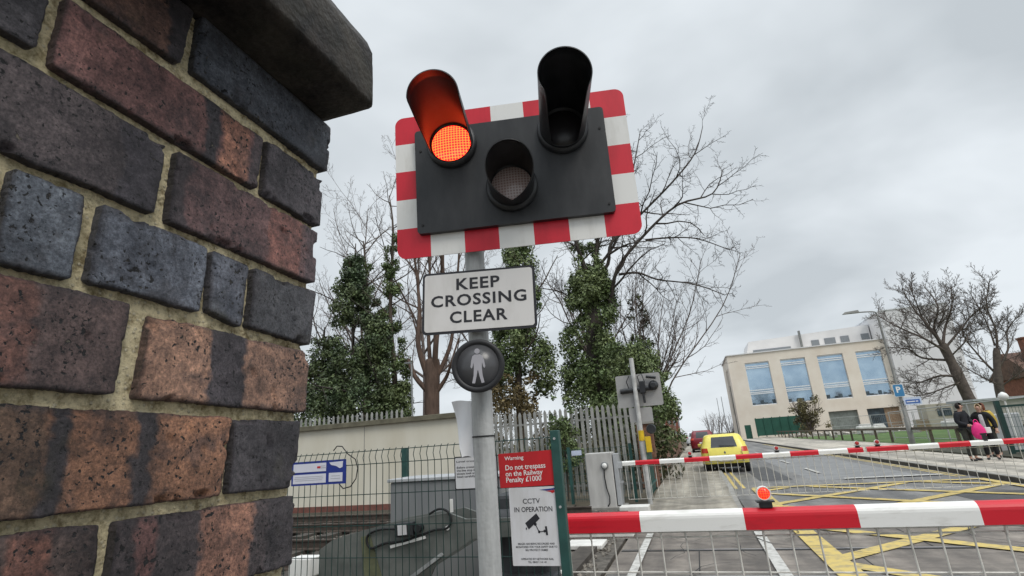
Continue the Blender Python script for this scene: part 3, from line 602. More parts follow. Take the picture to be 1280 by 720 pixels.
make_machine()

# ------------------------------------------------------------------ ground, road, pavements, crossing
m_soil = M('bare_soil', (.10, .085, .06), .95, var=.3, scale=.8, bump=.5, bscale=6)
m_asph = M('asphalt', (.12, .117, .116), .5, scale=.55, col2=(.21, .205, .20), bump=.35, bscale=160, lo=.38, hi=.66, stretch=(1, .35, 1), detail=10)
m_cross = M('crossing_panel', (.13, .113, .10), .65, scale=2.2, col2=(.22, .195, .172), bump=.4, bscale=70, stretch=(.5, 1.6, 1), detail=9)
m_path = M('worn_footway', (.22, .20, .165), .75, scale=1.6, col2=(.34, .315, .27), bump=.35, bscale=90, detail=9)
m_pave = M('pale_pavement', (.34, .315, .275), .8, scale=1.2, col2=(.43, .40, .35), bump=.3, bscale=70)
m_kerb = M('kerb_stone', (.26, .25, .23), .8, var=.2, scale=4)
m_kerbface = M('dark_kerb', (.07, .065, .06), .85, var=.3, scale=3)  # road face of the kerb, darker than the kerb stone
m_rail = M('rusty_rail', (.06, .045, .036), .7, var=.35, scale=12); m_steel = M('polished_rail_head', (.36, .34, .33), .3, metal=.8, var=.1)
m_yel = M('worn_yellow_line', (.54, .41, .13), .7, scale=7, col2=(.29, .24, .14), lo=.46, hi=.66, detail=12)
m_wline = M('worn_white_line', (.50, .49, .46), .7, scale=11, col2=(.25, .24, .22), lo=.45, hi=.68, detail=10)
m_grass = M('turf', (.045, .10, .022), .9, scale=.5, col2=(.10, .15, .045), bump=.6, bscale=25)
def lane_wear(m):
    nt = m.node_tree; N = nt.nodes.new; L = nt.links.new; b = nt.nodes['Principled BSDF']; src = b.inputs['Base Color'].links[0].from_socket
    tc = N('ShaderNodeTexCoord'); mp = N('ShaderNodeMapping'); mp.inputs['Scale'].default_value = (2.2, .06, 1); L(tc.outputs['Object'], mp.inputs[0]); n = N('ShaderNodeTexNoise'); n.inputs['Scale'].default_value = 1; n.inputs['Detail'].default_value = 6; L(mp.outputs[0], n.inputs['Vector'])
    r = N('ShaderNodeValToRGB'); r.color_ramp.elements[0].position = .36; r.color_ramp.elements[0].color = (.62, .62, .62, 1); r.color_ramp.elements[1].position = .64; r.color_ramp.elements[1].color = (1.3, 1.29, 1.27, 1); L(n.outputs[0], r.inputs[0])
    n2 = N('ShaderNodeTexNoise'); n2.inputs['Scale'].default_value = 2.4; n2.inputs['Detail'].default_value = 9; n2.inputs['Roughness'].default_value = .75; L(tc.outputs['Object'], n2.inputs['Vector']); r2 = N('ShaderNodeValToRGB'); r2.color_ramp.elements[0].position = .36; r2.color_ramp.elements[0].color = (.66, .66, .66, 1); r2.color_ramp.elements[1].position = .60; r2.color_ramp.elements[1].color = (1.15, 1.14, 1.12, 1); L(n2.outputs[0], r2.inputs[0])
    for q in (r, r2):
        x = N('ShaderNodeMix'); x.data_type = 'RGBA'; x.blend_type = 'MULTIPLY'; x.inputs[0].default_value = 1; L(src, x.inputs[6]); L(q.outputs[0], x.inputs[7]); src = x.outputs[2]
    L(src, b.inputs['Base Color'])
for m_ in (m_asph, m_cross, m_path, m_pave): lane_wear(m_)
def sheet(name, x0, x1, y0, y1, z, m, nx=1, ny=1):
    mb = MB(); mb.add([(x0, y0, z), (x1, y0, z), (x1, y1, z), (x0, y1, z)], [(0, 1, 2, 3)]); return struct(mb.build(name, m, None, recalc=False))
def slab(name, x0, x1, y0, y1, z0, z1, m):
    mb = MB(); mb.box(((x0 + x1) / 2, (y0 + y1) / 2, (z0 + z1) / 2), (x1 - x0, y1 - y0, z1 - z0)); return struct(mb.build(name, m))
def make_ground():
    sheet('ground', -420, 420, -60, 780, -.05, m_soil)
    sheet('road', .70, 6.42, -10, 5.75, .0, m_asph); sheet('road', .70, 6.42, 11.9, 420, .0, m_asph)
    sheet('footpath', -1.25, .70, -10, 5.75, .0, m_asph); sheet('footpath', -1.25, .58, 11.9, 14.2, .0, m_path)
    mb = MB(); mb.add([(-1.25, 14.2, 0), (.58, 14.2, 0), (.58, 16, .09), (-1.25, 16, .09)], [(0, 1, 2, 3)]); mb.add([(-1.25, 16, .09), (.58, 16, .09), (.58, 420, .09), (-1.25, 420, .09)], [(0, 1, 2, 3)]); struct(mb.build('footpath', m_path, recalc=False))
    mb = MB(); mb.prism([(11.9, -.05), (14.2, -.01), (16, .093), (420, .093), (420, -.05)], YZ, .581, .699); struct(mb.build('kerb', m_kerb))
    sheet('crossing_deck', -1.25, 7.1, 5.75, 11.9, .002, m_cross)
    # seams between the deck panels and the flangeways with their rails
    mb = MB()
    for y in (6.7, 8.13, 10.0, 11.43): mb.box((2.92, y - .06, .0045), (8.3, .055, .003)); mb.box((2.92, y + .045, .0045), (8.3, .02, .003))
    for k in range(4): mb.box((-.2 + 1.8 * k, 7.42, .0045), (.012, 1.25, .003)); mb.box((.7 + 1.8 * k, 9.05, .0045), (.012, 1.7, .003)); mb.box((-.2 + 1.8 * k, 10.71, .0045), (.012, 1.25, .003))
    struct(mb.build('deck_seams', m_rubber))
    mb = MB()
    for y in (6.7, 8.13, 10.0, 11.43): mb.box((2.92, y, .0055), (8.3, .062, .007))
    struct(mb.build('rail_heads', m_steel))
    # right pavement with its kerb, verge beyond
    mb = MB(); mb.prism([(12.6, -.05), (13.4, .03), (15, .12), (420, .12), (420, -.05)], YZ, 6.43, 6.58); struct(mb.build('kerb', m_kerb))
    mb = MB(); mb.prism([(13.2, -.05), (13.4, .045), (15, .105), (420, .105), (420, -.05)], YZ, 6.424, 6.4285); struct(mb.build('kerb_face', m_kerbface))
    mb = MB(); mb.prism([(12.6, -.05), (13.4, .028), (15, .118), (420, .118), (420, -.05)], YZ, 6.583, 11.2); struct(mb.build('pavement', m_pave))
    struct(sheet('verge', 11.2, 60, 22, 78, .13, m_grass)); sheet('building_yard', 7.4, 70, 78, 130, .06, M('site_earth', (.27, .24, .19), .95, var=.25, scale=.6))
    slab('verge_edge', 9.0, 11.2, 19, 30, .118, .17, M('dark_planting_soil', (.045, .045, .03), .95, var=.4, scale=6))
    # road markings
    mb = MB()
    def quad(a, b, w, z, mi=0):
        a, b = Vector((*a, z)), Vector((*b, z)); d = (b - a).normalized(); n = Vector((-d.y, d.x, 0)) * w / 2; mb.add([a + n, a - n, b - n, b + n], [(0, 3, 2, 1)], mi)
    X0, X1, Y0, Y1 = 1.28, 6.2, 5.9, 15.9
    def clip(c, s):                                       # line s*x + c inside the box
        pts = []
        for x in (X0, X1):
            y = s * x + c
            if Y0 <= y <= Y1: pts.append((x, y))
        for y in (Y0, Y1):
            x = (y - c) / s
            if X0 < x < X1: pts.append((x, y))
        return pts[:2] if len(pts) >= 2 else None
    for c in (-.0 + 1.05, 3.6, 6.15, 8.72, 11.3, 13.9):
        p = clip(c, 1)
        if p: quad(*p, .23, .0125)
    for c in (8.55, 11.15, 13.6, 16.05, 18.45, 20.9):
        p = clip(c, -1)
        if p: quad(*p, .23, .0165)
    quad((X0, Y0), (X0, Y1), .27, .0205); quad((X1, Y0), (X1, Y1), .2, .0205); quad((X0 - .1, Y1 + .1), (X1 + .1, Y1 + .1), .2, .0245); quad((X0 - .1, Y0 - .1), (X1 + .1, Y0 - .1), .2, .0245)
    for x in (.80, 1.0): quad((x, 16.2), (x, 62), .085, .005)
    for x in (6.12, 6.28): quad((x, 17), (x, 60), .07, .005)
    struct(mb.build('box_junction_markings', m_yel, recalc=False))
    mb = MB(); quad((-.93, 5.8), (-.93, 11.8), .10, .0285); quad((.66, 5.8), (.66, 11.8), .13, .0285); quad((.66, 1.5), (.66, 5.7), .10, .0285)
    quad((3.7, 17.6), (6.0, 17.6), .25, .0285)
    for k in range(12): quad((3.55, 20 + 6 * k), (3.55, 22.5 + 6 * k), .11, .0285)
    struct(mb.build('white_markings', m_wline, recalc=False))
    mb = MB(); rc = random.Random(17)
    for k in range(22):
        x, y = rc.uniform(-1, 6.2), rc.choice((rc.uniform(6, 11), rc.uniform(12, 30))); a = rc.uniform(0, 6.28); w = rc.uniform(.006, .016)
        for q in range(rc.randrange(5, 14)):
            a += rc.uniform(-.7, .7); nx, ny = x + .22 * math.cos(a), y + .22 * math.sin(a)
            if -1.1 < nx < 6.3 and (ny < 11.8 or ny > 12.0): quad((x, y), (nx, ny), w, .0335)
            x, y = nx, ny
    struct(mb.build('road_cracks', M('tar_crack', (.022, .022, .022), .8), None, recalc=False))
    for k, (x0, x1, y0, y1) in enumerate(((1.6, 2.5, 18.2, 24.5), (4.6, 5.9, 12.2, 13.6))): sheet('road_patch', x0, x1, y0, y1, .0042, M('dark_trench_patch', (.055, .055, .057), .6, var=.25, scale=3, bump=.3, bscale=120))
    # pale resurfaced strip in the far lane
    sheet('road_patch', 2.9, 5.6, 17.6, 31, .0035, M('pale_patch', (.19, .19, .19), .5, var=.15, scale=1.5, bump=.3, bscale=150))
    # track left of the deck: ballast, sleepers, rails
    mb = MB(); mb.box((-32, 8.9, -.02), (61.4, 7.4, .05)); struct(mb.build('trackbed', M('ballast_bed', (.09, .08, .068), .95, var=.4, scale=9, bump=.8, bscale=30)))
    mb = MB(); r = random.Random(5)
    for k in range(5200):
        x = -1.4 - 14 * r.random() ** 1.3; y = 5.4 + 7 * r.random(); s = r.uniform(.018, .042); rot = Matrix.Rotation(r.uniform(0, 6), 3, Vector((r.random(), r.random(), r.random())))
        vs = [rot @ Vector(p) * s for p in ((1, 0, .2), (-.9, .3, 0), (.1, 1, .1), (0, -1, -.1), (.1, .1, .8), (0, 0, -.8))]
        mb.add([v + Vector((x, y, .012)) for v in vs], [(0, 2, 4), (2, 1, 4), (1, 3, 4), (3, 0, 4), (2, 0, 5), (1, 2, 5), (3, 1, 5), (0, 3, 5)])
    stuff(mb.build('ballast', M('ballast_stone', (.15, .135, .115), .9, var=.2, island=.55), recalc=False))
    mb = MB()
    for t0 in (7.41, 10.71):
        for k in range(34): mb.box((-1.7 - .62 * k, t0, .03), (.25, 2.5, .08))
    struct(mb.build('sleepers', M('old_timber', (.06, .052, .044), .9, var=.3, scale=7)))
    for y in (6.7, 8.13, 10.0, 11.43):
        mb = MB(); P = [(-.07, .07), (.07, .07), (.07, .085), (.012, .10), (.012, .19), (.035, .2), (.035, .225), (-.035, .225), (-.035, .2), (-.012, .19), (-.012, .10), (-.07, .085)]
        mb.prism([(y + a, b) for a, b in P], YZ, -40, -2.25); struct(mb.build('rail', m_rail))
make_ground()
def make_slabs():
    w = M('white_painted_concrete', (.60, .585, .55), .7, var=.12, scale=5)
    for (x, y, dx, dy, h, lb) in ((-1.72, 9.25, 1.1, .35, .10, 'long low white concrete slab beside the crossing, behind the red end of the near boom'), (-1.78, 8.35, .55, .5, .06, 'square white concrete slab low beside the crossing under the boom'),
                              (-1.95, 6.35, .5, .4, .08, 'white concrete slab nearest the green fence post, low at the rail'), (-1.45, 12.05, .6, .42, .12, 'white slab at the foot of the far grey barrier cabinet')):
        mb = MB(); mb.box((x, y, h / 2 + .02), (dx, dy, h), bev=.012); tag(mb.build('concrete_slab', w), lb, 'slab', 'white slabs beside the crossing')
make_slabs()

# ------------------------------------------------------------------ far barriers, cabinet and signal seen from behind
def make_far():
    g = 'booms across the far side of the crossing'
    for nm, x0, x1, sx, lamps, lb, first in (('far_barrier', -1.72, 3.18, 825, (-.20, 1.58, 3.1), 'far red and white boom of the left half, hinged at the grey cabinet', 0), ('far_barrier', 3.24, 8.2, 0, (3.46,), 'far red and white boom of the right half, crossing in front of the standing people', 1)):
        t = thing(nm, lb, 'barrier', ((x0 + x1) / 2, 12.95, 0), 0, g)
        seams = [-1.42 + .54 * k for k in range(10)] if x0 < 0 else [3.97 + .52 * k for k in range(10)]
        mb = MB(); boom(mb, x0, x1, seams, 12.95, .90, .10, .10, first); mb.build('boom', [m_boomwhite, m_boomred, m_boomwhite], t, world=True)
        mb = MB(); skirt(mb, x0 + .05, x1 - .05, 12.95, .895, .17, .135 if x0 < 0 else .155, .0062, (.87, .17), 5); mb.build('skirt', MATS['skirt_wire'], t, world=True)
        for x in lamps: boom_lamp(t, x, 12.95, .995, .04)
    mb = MB(); mb.box((5.27, 12.93, 1.03), (.06, .05, .16)); mb.box((5.27, 12.93, 1.11), (.1, .04, .03)); tag(mb.build('boom_clip', m_black), 'small black clip standing on the far right boom in front of the people', 'clip')
    t = thing('barrier_cabinet', 'pale grey upright cabinet with a dial and hanging cable at the far boom hinge', 'cabinet', (-2.2, 13.1, 0))
    mb = MB(); mb.box((-2.25, 13.12, .62), (.62, .5, 1.2), bev=.02); mb.build('housing', M('pale_grey_enamel', (.36, .35, .335), .5, col2=(.48, .47, .45), scale=4, stretch=(1, 1, .3), lo=.3, hi=.6, detail=9), t, world=True)
    mb = MB(); mb.box((-1.87, 13.1, .62), (.1, .42, 1.12), bev=.01); mb.box((-1.8, 13.0, .92), (.14, .2, .14), bev=.01); mb.box((-1.8, 13.0, .55), (.1, .06, .05)); mb.build('hinge_box', m_grey, t, world=True)
    mb = MB(); mb.lathe([(.085, 0), (.085, .04), (.07, .05), (.004, .05)], (-2.12, 12.868, .93), 'Y', 20); d = mb.build('dial', m_dgrey, t, world=True)
    mb = MB(); mb.lathe([(.06, .0), (.06, .004), (.002, .004)], (-2.12, 12.815, .93), 'Y', 20); mb.build('dial_face', m_white, d, world=True)
    mb = MB(); mb.tube([(-2.14, 12.85, .86), (-2.15, 12.84, .7), (-2.13, 12.84, .45), (-2.08, 12.83, .25), (-2.09, 12.82, .12), (-2.14, 12.82, .05)], .014, 6); mb.build('hose', m_rubber, t, world=True)
    mb = MB(); mb.box((-2.2, 13.1, .015), (.9, .8, .05)); mb.build('plinth', m_kerb, t, world=True)
    # signal for the other direction, its grey back towards us
    t = thing('far_signal', 'back of the far crossing signal, grey board on a thin pale post', 'traffic signal', (-1.25, 13.45, 0))
    mb = MB(); mb.tube([(-1.25, 13.45, 0), (-1.25, 13.45, 3.42)], .055, 14); mb.build('pole', M('pale_zinc', (.46, .46, .45), .5, var=.2, scale=6), t, world=True)
    mb = MB(); mb.prism([(x - 1.17, z + 2.62) for x, z in rrect(1.09, .79, .05, 4)], XZ, 13.53, 13.545); mb.build('backboard', M('board_back', (.34, .335, .33), .55, var=.08, scale=3), t, world=True)
    mb = MB(); mb.tube([(-1.62, 13.48, 2.62), (-.78, 13.48, 2.66)], .062, 10); mb.box((-1.07, 13.46, 2.68), (.14, .1, .3), bev=.02); mb.tube([(-1.07, 13.45, 2.6), (-1.06, 13.45, 2.3)], .03, 8); mb.lathe([(.10, -.05), (.12, .05), (.06, .12)], (-.80, 13.47, 2.7), 'Y', 14)
    mb.tube([(-.95, 13.46, 2.93), (-.72, 13.44, 2.88)], .035, 8); mb.tube([(-1.4, 13.47, 2.66), (-1.44, 13.44, 2.85), (-1.36, 13.45, 2.98)], .012, 6); mb.tube([(-1.12, 13.44, 2.75), (-1.16, 13.42, 2.95), (-1.05, 13.44, 3.0), (-1.0, 13.45, 2.8)], .012, 6); mb.build('lamp_back', m_black, t, world=True)
    mb = MB(); mb.prism([(x - 1.2, z + 2.03) for x, z in rrect(.56, .34, .03, 3)], XZ, 13.52, 13.53); mb.build('plate_back', MATS['board_back'], t, world=True)
    mb = MB(); mb.lathe([(.1, -.05), (.12, 0), (.1, .06)], (-1.0, 13.46, 1.68), 'Y', 14); mb.build('pedestrian_lamp_back', m_black, t, world=True)
    yl = M('yellow_plastic', (.62, .42, .015), .5, var=.08)
    mb = MB(); mb.box((-1.10, 13.35, 1.33), (.13, .04, .36), bev=.008); mb.build('yellow_plate', yl, t, world=True)
    mb = MB(); mb.tube([(-1.25, 13.45, 1.42), (-1.25, 13.45, 1.66)], .07, 12); mb.build('yellow_band', yl, t, world=True)
make_far()

def palisade(t, x0, x1, y, z0, z1, sp, w, m, along='X'):
    mb = MB(); k = int((x1 - x0) / sp)
    for i in range(k + 1):
        x = x0 + i * sp; h = z1 + .015 * nz(x, 1, 2, 3)
        P = [(x - w / 2, z0), (x + w / 2, z0), (x + w / 2, h - .07), (x + .012, h), (x - .012, h), (x - w / 2, h - .07)]
        if along == 'X': mb.prism(P, XZ, y - .012, y + .012)
        else: mb.prism(P, YZ, y - .012, y + .012)
    mb.build('pales', m, t, world=True)
    mb = MB()
    for z in (z0 + .25, z1 - .35):
        c = ((x0 + x1) / 2, y + .035, z); d = (x1 - x0, .04, .05)
        if along != 'X': c = (c[1], c[0], c[2]); d = (d[1], d[0], d[2])
        mb.box(c, d)
    mb.build('rails', m, t, world=True)
def make_far_fences():
    pg = M('weathered_palisade', (.29, .29, .275), .65, metal=.1, var=.25, scale=3)
    t = thing('palisade_fence', 'grey steel palisade fence with pointed pales in front of the ivy trees', 'fence', (-3.4, 15, 0)); palisade(t, -6.0, -1.35, 15.0, .1, 2.43, .152, .085, pg)
    t = thing('palisade_fence', 'pale palisade tops showing above the cream wall under the evergreens', 'fence', (-11, 15.6, 0)); palisade(t, -17, -8.95, 15.6, .5, 2.92, .19, .075, pg)
    t = thing('green_mesh_fence', 'green mesh fence behind the far grey barrier cabinet', 'fence', (-3.4, 13.95, 0))
    mb = MB(); mesh_panel(mb, -6.2, -1.5, .05, 1.33, 13.95, .06, .2, .0045, False, 4); mb.build('mesh_panel', m_greenlite, t, world=True)
    for x in (-5.6, -3.2, -1.62):
        mb = MB(); mb.box((x, 13.98, .69), (.07, .07, 1.38)); mb.build('post', m_greenlite, t, world=True)
    t = thing('green_palisade', 'short green palisade return beside the far footpath', 'fence', (-1.32, 15.3, 0)); palisade(t, 13.9, 16.6, -1.33, .05, 1.5, .15, .08, m_greenlite, 'Y')
    mb = MB(); mb.prism([(x - 2.98, z + 1.23) for x, z in rrect(.26, .12, .01, 2)], XZ, 13.90, 13.915); tag(mb.build('small_notice', M('pale_blue_notice', (.5, .55, .68), .5)), 'small pale notice fixed high on the far green mesh fence', 'sign')
    t = thing('brick_pier', 'weathered brown brick gate pier with a flat cap beside the far footpath', 'pier', (-1.5, 18, 0))
    mb = MB(); mb.box((-1.55, 18, .95), (.5, .5, 1.9)); mb.build('shaft', M('brown_brick', (.17, .085, .055), .85, var=.35, scale=9, bump=.5, bscale=40), t, world=True)
    mb = MB(); mb.box((-1.55, 18, 1.94), (.62, .62, .08), bev=.01); mb.build('cap', m_kerb, t, world=True)
    # long cream wall across the tracks
    t = thing('cream_wall', 'long cream rendered wall with dark coping across the railway behind the mesh fence', 'wall', (-11, 13.6, 0))
    cr = M('cream_render', (.64, .61, .52), .8, col2=(.55, .51, .41), scale=1.1, stretch=(1, 1, .3), lo=.4, hi=.75, bump=.1)
    mb = MB(); mb.box((-12.4, 13.65, 1.22), (13.4, .25, 2.28)); mb.build('render', cr, t, world=True)
    mb = MB()
    for x in (-15.2, -9.05): mb.box((x, 13.523, 1.24), (.02, .006, 2.2))
    mb.build('joint', m_kerb, t, world=True)
    mb = MB(); mb.box((-12.4, 13.62, 2.43), (13.5, .42, .14), bev=.01); mb.build('coping', M('mossy_coping', (.13, .12, .085), .9, var=.25, scale=4), t, world=True)
    mb = MB(); mb.box((-12.4, 13.50, .16), (13.4, .04, .15)); mb.build('plinth', M('red_brown_band', (.17, .07, .055), .8, var=.25, scale=6), t, world=True)
    mb = MB(); mb.box((-18, 12.9, -.02), (30, 1.0, .14)); struct(mb.build('cess_path', M('dark_gravel', (.07, .06, .045), .95, var=.4, scale=12, bump=.7, bscale=40)))
    mb = MB(); mb.box((-3.6, 6.3, .79), (.07, .07, 1.58)); tag(mb.build('green_post', m_greenlite), 'dark green fence post standing behind the grey barrier machine', 'post')
    mb = MB(); mb.tube([(-13.25, 24, 0), (-13.3, 24, 5.9), (-13.45, 24, 6.0)], .045, 8); mb.box((-13.5, 24, 6.0), (.35, .14, .08)); tag(mb.build('thin_lamp_post', m_dgrey), 'thin grey lamp post left of the pollarded bare tree', 'lamp post')
make_far_fences()

# ------------------------------------------------------------------ trees
def spline(P, k=4):
    P = [Vector(p) for p in P]; o = []
    for i in range(len(P) - 1):
        a, b, c, d = P[max(i - 1, 0)], P[i], P[i + 1], P[min(i + 2, len(P) - 1)]
        for q in range(k):
            u = q / k; o.append(.5 * ((2 * b) + (c - a) * u + (2 * a - 5 * b + 4 * c - d) * u * u + (3 * b - a - 3 * c + d) * u ** 3))
    return o + [P[-1]]
def limb(mb, P, r0, r1, lev, r, kids=(7, 6, 5), ln=.42, up=.25, ang=(28, 62), start=.22, sides=(8, 6, 4, 3, 3), wob=.10, mr=.006):
    n = len(P); rad = [r0 + (r1 - r0) * (i / (n - 1)) ** .8 for i in range(n)]
    mb.tube(P, rad, sides[min(lev, 4)], 0, False)
    if lev >= len(kids): return
    tot = sum((P[i + 1] - P[i]).length for i in range(n - 1)); az = r.uniform(0, 6.28)
    for c in range(kids[lev]):
        u = start + (1 - start) * (c + r.random()) / kids[lev]; i = min(n - 2, int(u * (n - 1))); f = u * (n - 1) - i
        p = P[i].lerp(P[i + 1], f); t = (P[i + 1] - P[i]).normalized(); rr = rad[i] * (1 - f) + rad[i + 1] * f
        az += 2.4 + r.uniform(-.5, .5); a = R(r.uniform(*ang)); o = t.orthogonal().normalized(); b = t.cross(o)
        d = (t * math.cos(a) + (o * math.cos(az) + b * math.sin(az)) * math.sin(a)).normalized()
        L = tot * ln * (1.15 - .55 * u) * r.uniform(.7, 1.25); k = 5 if lev < 2 else 4; Q = [p]; dd = d
        for j in range(k):
            dd = (dd + Vector((r.uniform(-1, 1), r.uniform(-1, 1), r.uniform(-1, 1))) * wob * 2.2 + Vector((0, 0, up * (.5 + .5 * j / k)))* .5).normalized(); Q.append(Q[-1] + dd * L / k)
        cr = min(rr * .75, max(mr, L * .018)); limb(mb, Q, cr, max(mr * .7, cr * .3), lev + 1, r, kids, ln, up, ang, .15, sides, wob, mr)
m_bark = M('grey_brown_bark', (.085, .066, .052), .9, var=.3, scale=5, bump=.6, bscale=20, stretch=(1, 1, .3))
m_bark2 = M('dark_bark', (.060, .050, .044), .9, var=.3, scale=5, bump=.6, bscale=20)
m_farbark = M('pale_grey_bark', (.105, .084, .072), .9, var=.25, scale=5)
m_twig = M('purple_brown_twig', (.125, .10, .09), .9, var=.25, scale=6)
def leafmat(name, a, b, isl=.55): return M(name, a, .5, col2=b, scale=.55, lo=.4, hi=.62, island=isl, spec=.35)
m_ivy = leafmat('ivy_leaf', (.075, .112, .038), (.165, .205, .085)); m_conifer = leafmat('evergreen_leaf', (.050, .080, .036), (.12, .15, .065)); m_dry = leafmat('dry_bramble_leaf', (.10, .075, .03), (.17, .13, .06))
def leaves(mb, clumps, n, s0, s1, r, mi=0, droop=0.):
    """kite-shaped leaves gathered in clumps; clumps = (centre, radii, weight)"""
    tw = sum(c[2] for c in clumps)
    for c, rd, w in clumps:
        k = int(n * w / tw)
        for _ in range(k):
            d = Vector((r.gauss(0, 1), r.gauss(0, 1), r.gauss(0, 1))).normalized(); q = r.random() ** .45
            p = Vector((c[0] + d.x * rd[0] * q, c[1] + d.y * rd[1] * q, c[2] + d.z * rd[2] * q))
            nrm = (d + Vector((r.uniform(-1, 1), r.uniform(-1, 1), r.uniform(-.6, 1)))).normalized(); a = nrm.orthogonal().normalized(); b = nrm.cross(a); th = r.uniform(0, 6.28)
            u = a * math.cos(th) + b * math.sin(th); v = nrm.cross(u); s = r.uniform(s0, s1)
            mb.add([p - u * s, p + v * s * .55 + nrm * s * .15, p + u * s, p - v * s * .55 + nrm * s * .15], [(0, 1, 2, 3)], mi)
def clumpset(r, path, rad0, rad1, n, cs0, cs1, ysq=1.):
    """clumps strewn over the surface of a tapering column along a path"""
    out = []; P = [Vector(p) for p in path]; m = len(P) - 1
    for _ in range(n):
        u = r.random() ** .9; i = min(m - 1, int(u * m)); c = P[i].lerp(P[i + 1], u * m - i); rr = (rad0 + (rad1 - rad0) * u) * r.choice((r.uniform(.35, 1.05), r.uniform(.8, 1.3))); a = r.uniform(0, 6.28); s = r.uniform(cs0, cs1) * (1.1 - .4 * u)
        out.append(((c.x + rr * math.cos(a), c.y + rr * math.sin(a) * ysq, c.z + r.uniform(-.3, .3)), (s, s, s * r.uniform(.8, 1.4)), s * s))
    return out
def V3(x, z, y, r, j=.0): return Vector((x, y + r.uniform(-j, j), z))
def make_trees():
    r = random.Random(11)
    # evergreens and ivy columns at the left
    for lb, x, y, h, rad, seed, n, mat in (('broad dark evergreen right beside the brick wall, lowest of the left clump', -20.6, 26.3, 8.6, 2.1, 1, 9000, m_conifer), ('tall shaggy evergreen in the middle of the left clump', -18.3, 26, 13.2, 1.9, 2, 12000, m_conifer),
                            ('ragged evergreen filling the right foot of the left clump', -16.2, 25.4, 8.8, 1.7, 4, 8000, m_conifer)):
        r = random.Random(seed); t = thing('evergreen_tree', lb, 'tree', (x, y, 0), 0, 'evergreens behind the cream wall')
        mb = MB(); limb(mb, spline([(x, y, 0), (x + .1, y, h * .4), (x - .15, y + .2, h * .8), (x + .1, y, h * 1.08)]), .2, .03, 0, r, (12, 5, 3), .30, .1, (45, 85)); mb.build('trunk', m_bark2, t, world=True)
        cl = clumpset(r, [(x, y, .8), (x + .1, y, h * .4), (x - .15, y + .2, h * .75), (x + .1, y, h)], rad * 1.15, .34, 130, .32, .75)
        mb = MB(); leaves(mb, cl, int(n * 2.2), .055, .12, r); mb.build('crown', mat, t, world=True, recalc=False)
    r = random.Random(21); t = thing('ivy_clad_tree', 'slim tree trunk wrapped in ivy, right edge of the left evergreen clump', 'tree', (-15.9, 26, 0), 0, 'ivy clad trees')
    mb = MB(); P = spline([(-15.5, 26, 0), (-15.5, 26.1, 5), (-15.75, 26, 9.5), (-15.55, 26, 14.5), (-16.0, 26.3, 17.2)]); limb(mb, P, .22, .03, 0, r, (14, 7, 5), .2, .2, (35, 75), .45); mb.build('trunk', m_bark, t, world=True)
    mb = MB(); leaves(mb, clumpset(r, [(-15.5, 26, 1), (-15.5, 26.1, 5), (-15.75, 26, 9.5), (-15.6, 26, 13.8)], 1.05, .3, 90, .22, .5), 15000, .05, .10, r); mb.build('ivy', m_ivy, t, world=True, recalc=False)
    # second ivy stem of the clump
    r = random.Random(22); t = thing('ivy_clad_tree', 'thin ivy tree with a bare forked top, nearest the brick wall', 'tree', (-18.2, 26.9, 0), 0, 'ivy clad trees')
    mb = MB(); P = spline([(-18.2, 27.4, 0), (-18.1, 27.4, 7), (-18.3, 27.4, 12), (-18.6, 27.4, 15)]); limb(mb, P, .2, .04, 0, r, (14, 6, 5), .26, .25, (35, 70), .5); mb.build('trunk', m_bark, t, world=True)
    mb = MB(); leaves(mb, clumpset(r, [(-18.2, 27.4, 6), (-18.1, 27.4, 9), (-18.4, 27.4, 13.6)], .9, .2, 36, .2, .45), 5500, .05, .10, r); mb.build('ivy', m_ivy, t, world=True, recalc=False)
    # tall bare trees behind
    for lb, x, y, h, seed in (('tall thin bare tree, its twigs fanning out just right of the brick wall', -22.3, 33, 20.5, 3), ('tall bare tree seen between the brick wall and the striped board', -18.5, 35, 24.5, 5), ('distant bare tree seen between the road sign and the big ivy tree', -6.2, 36, 17, 6), ('distant bare tree behind the pollarded one', -14.8, 38, 17.5, 8)):
        r = random.Random(seed); t = thing('bare_tree', lb, 'tree', (x, y, 0), 0, 'bare trees behind the railway'); mb = MB()
        limb(mb, spline([(x, y, 0), (x + .2, y, h * .3), (x - .2, y, h * .6), (x + .3, y, h)]), .22, .02, 0, r, (15, 8, 6, 4), .38, .28, (25, 58), .25, mr=.010); mb.build('trunk', m_twig, t, world=True)
    # pollarded bare tree
    r = random.Random(31); t = thing('pollarded_tree', 'bare pollarded tree with thick short trunk and upright stems, left of the signal post', 'tree', (-13.2, 26, 0)); mb = MB()
    mb.tube(spline([(-13.25, 26, 0), (-13.2, 26, 3.5), (-13.15, 26, 5.2), (-13.1, 26, 6.4)]), [.44] * 4 + [.40] * 4 + [.42] * 4 + [.36], 12)
    for pts, r0 in (([(-13.3, 5.2), (-13.75, 7.2), (-13.8, 9.5), (-14.2, 12.5), (-14.5, 15.5)], .20), ([(-13.2, 5.6), (-13.4, 8), (-13.3, 11), (-13.6, 15)], .15), ([(-13.1, 5.6), (-13.0, 8), (-13.1, 11), (-12.8, 15.5)], .15), ([(-13.0, 5.4), (-12.6, 7.5), (-12.5, 10), (-12.0, 14), (-11.6, 16.2)], .17),
                    ([(-12.95, 5.3), (-12.2, 7.0), (-11.9, 9), (-11.3, 13), (-11.0, 16)], .15), ([(-13.35, 4.6), (-14.0, 5.5), (-14.5, 6.5)], .17), ([(-13.0, 4.5), (-12.35, 5.3), (-11.9, 6.0), (-11.5, 7.4)], .15)):
        P = spline([V3(a, b, 26, r, .5 if i else 0) for i, (a, b) in enumerate(pts)]); limb(mb, P, r0, .035 if r0 != .17 else .1, 1, r, (0, 10, 6, 4), .28, .3, (20, 50), .3, mr=.008)
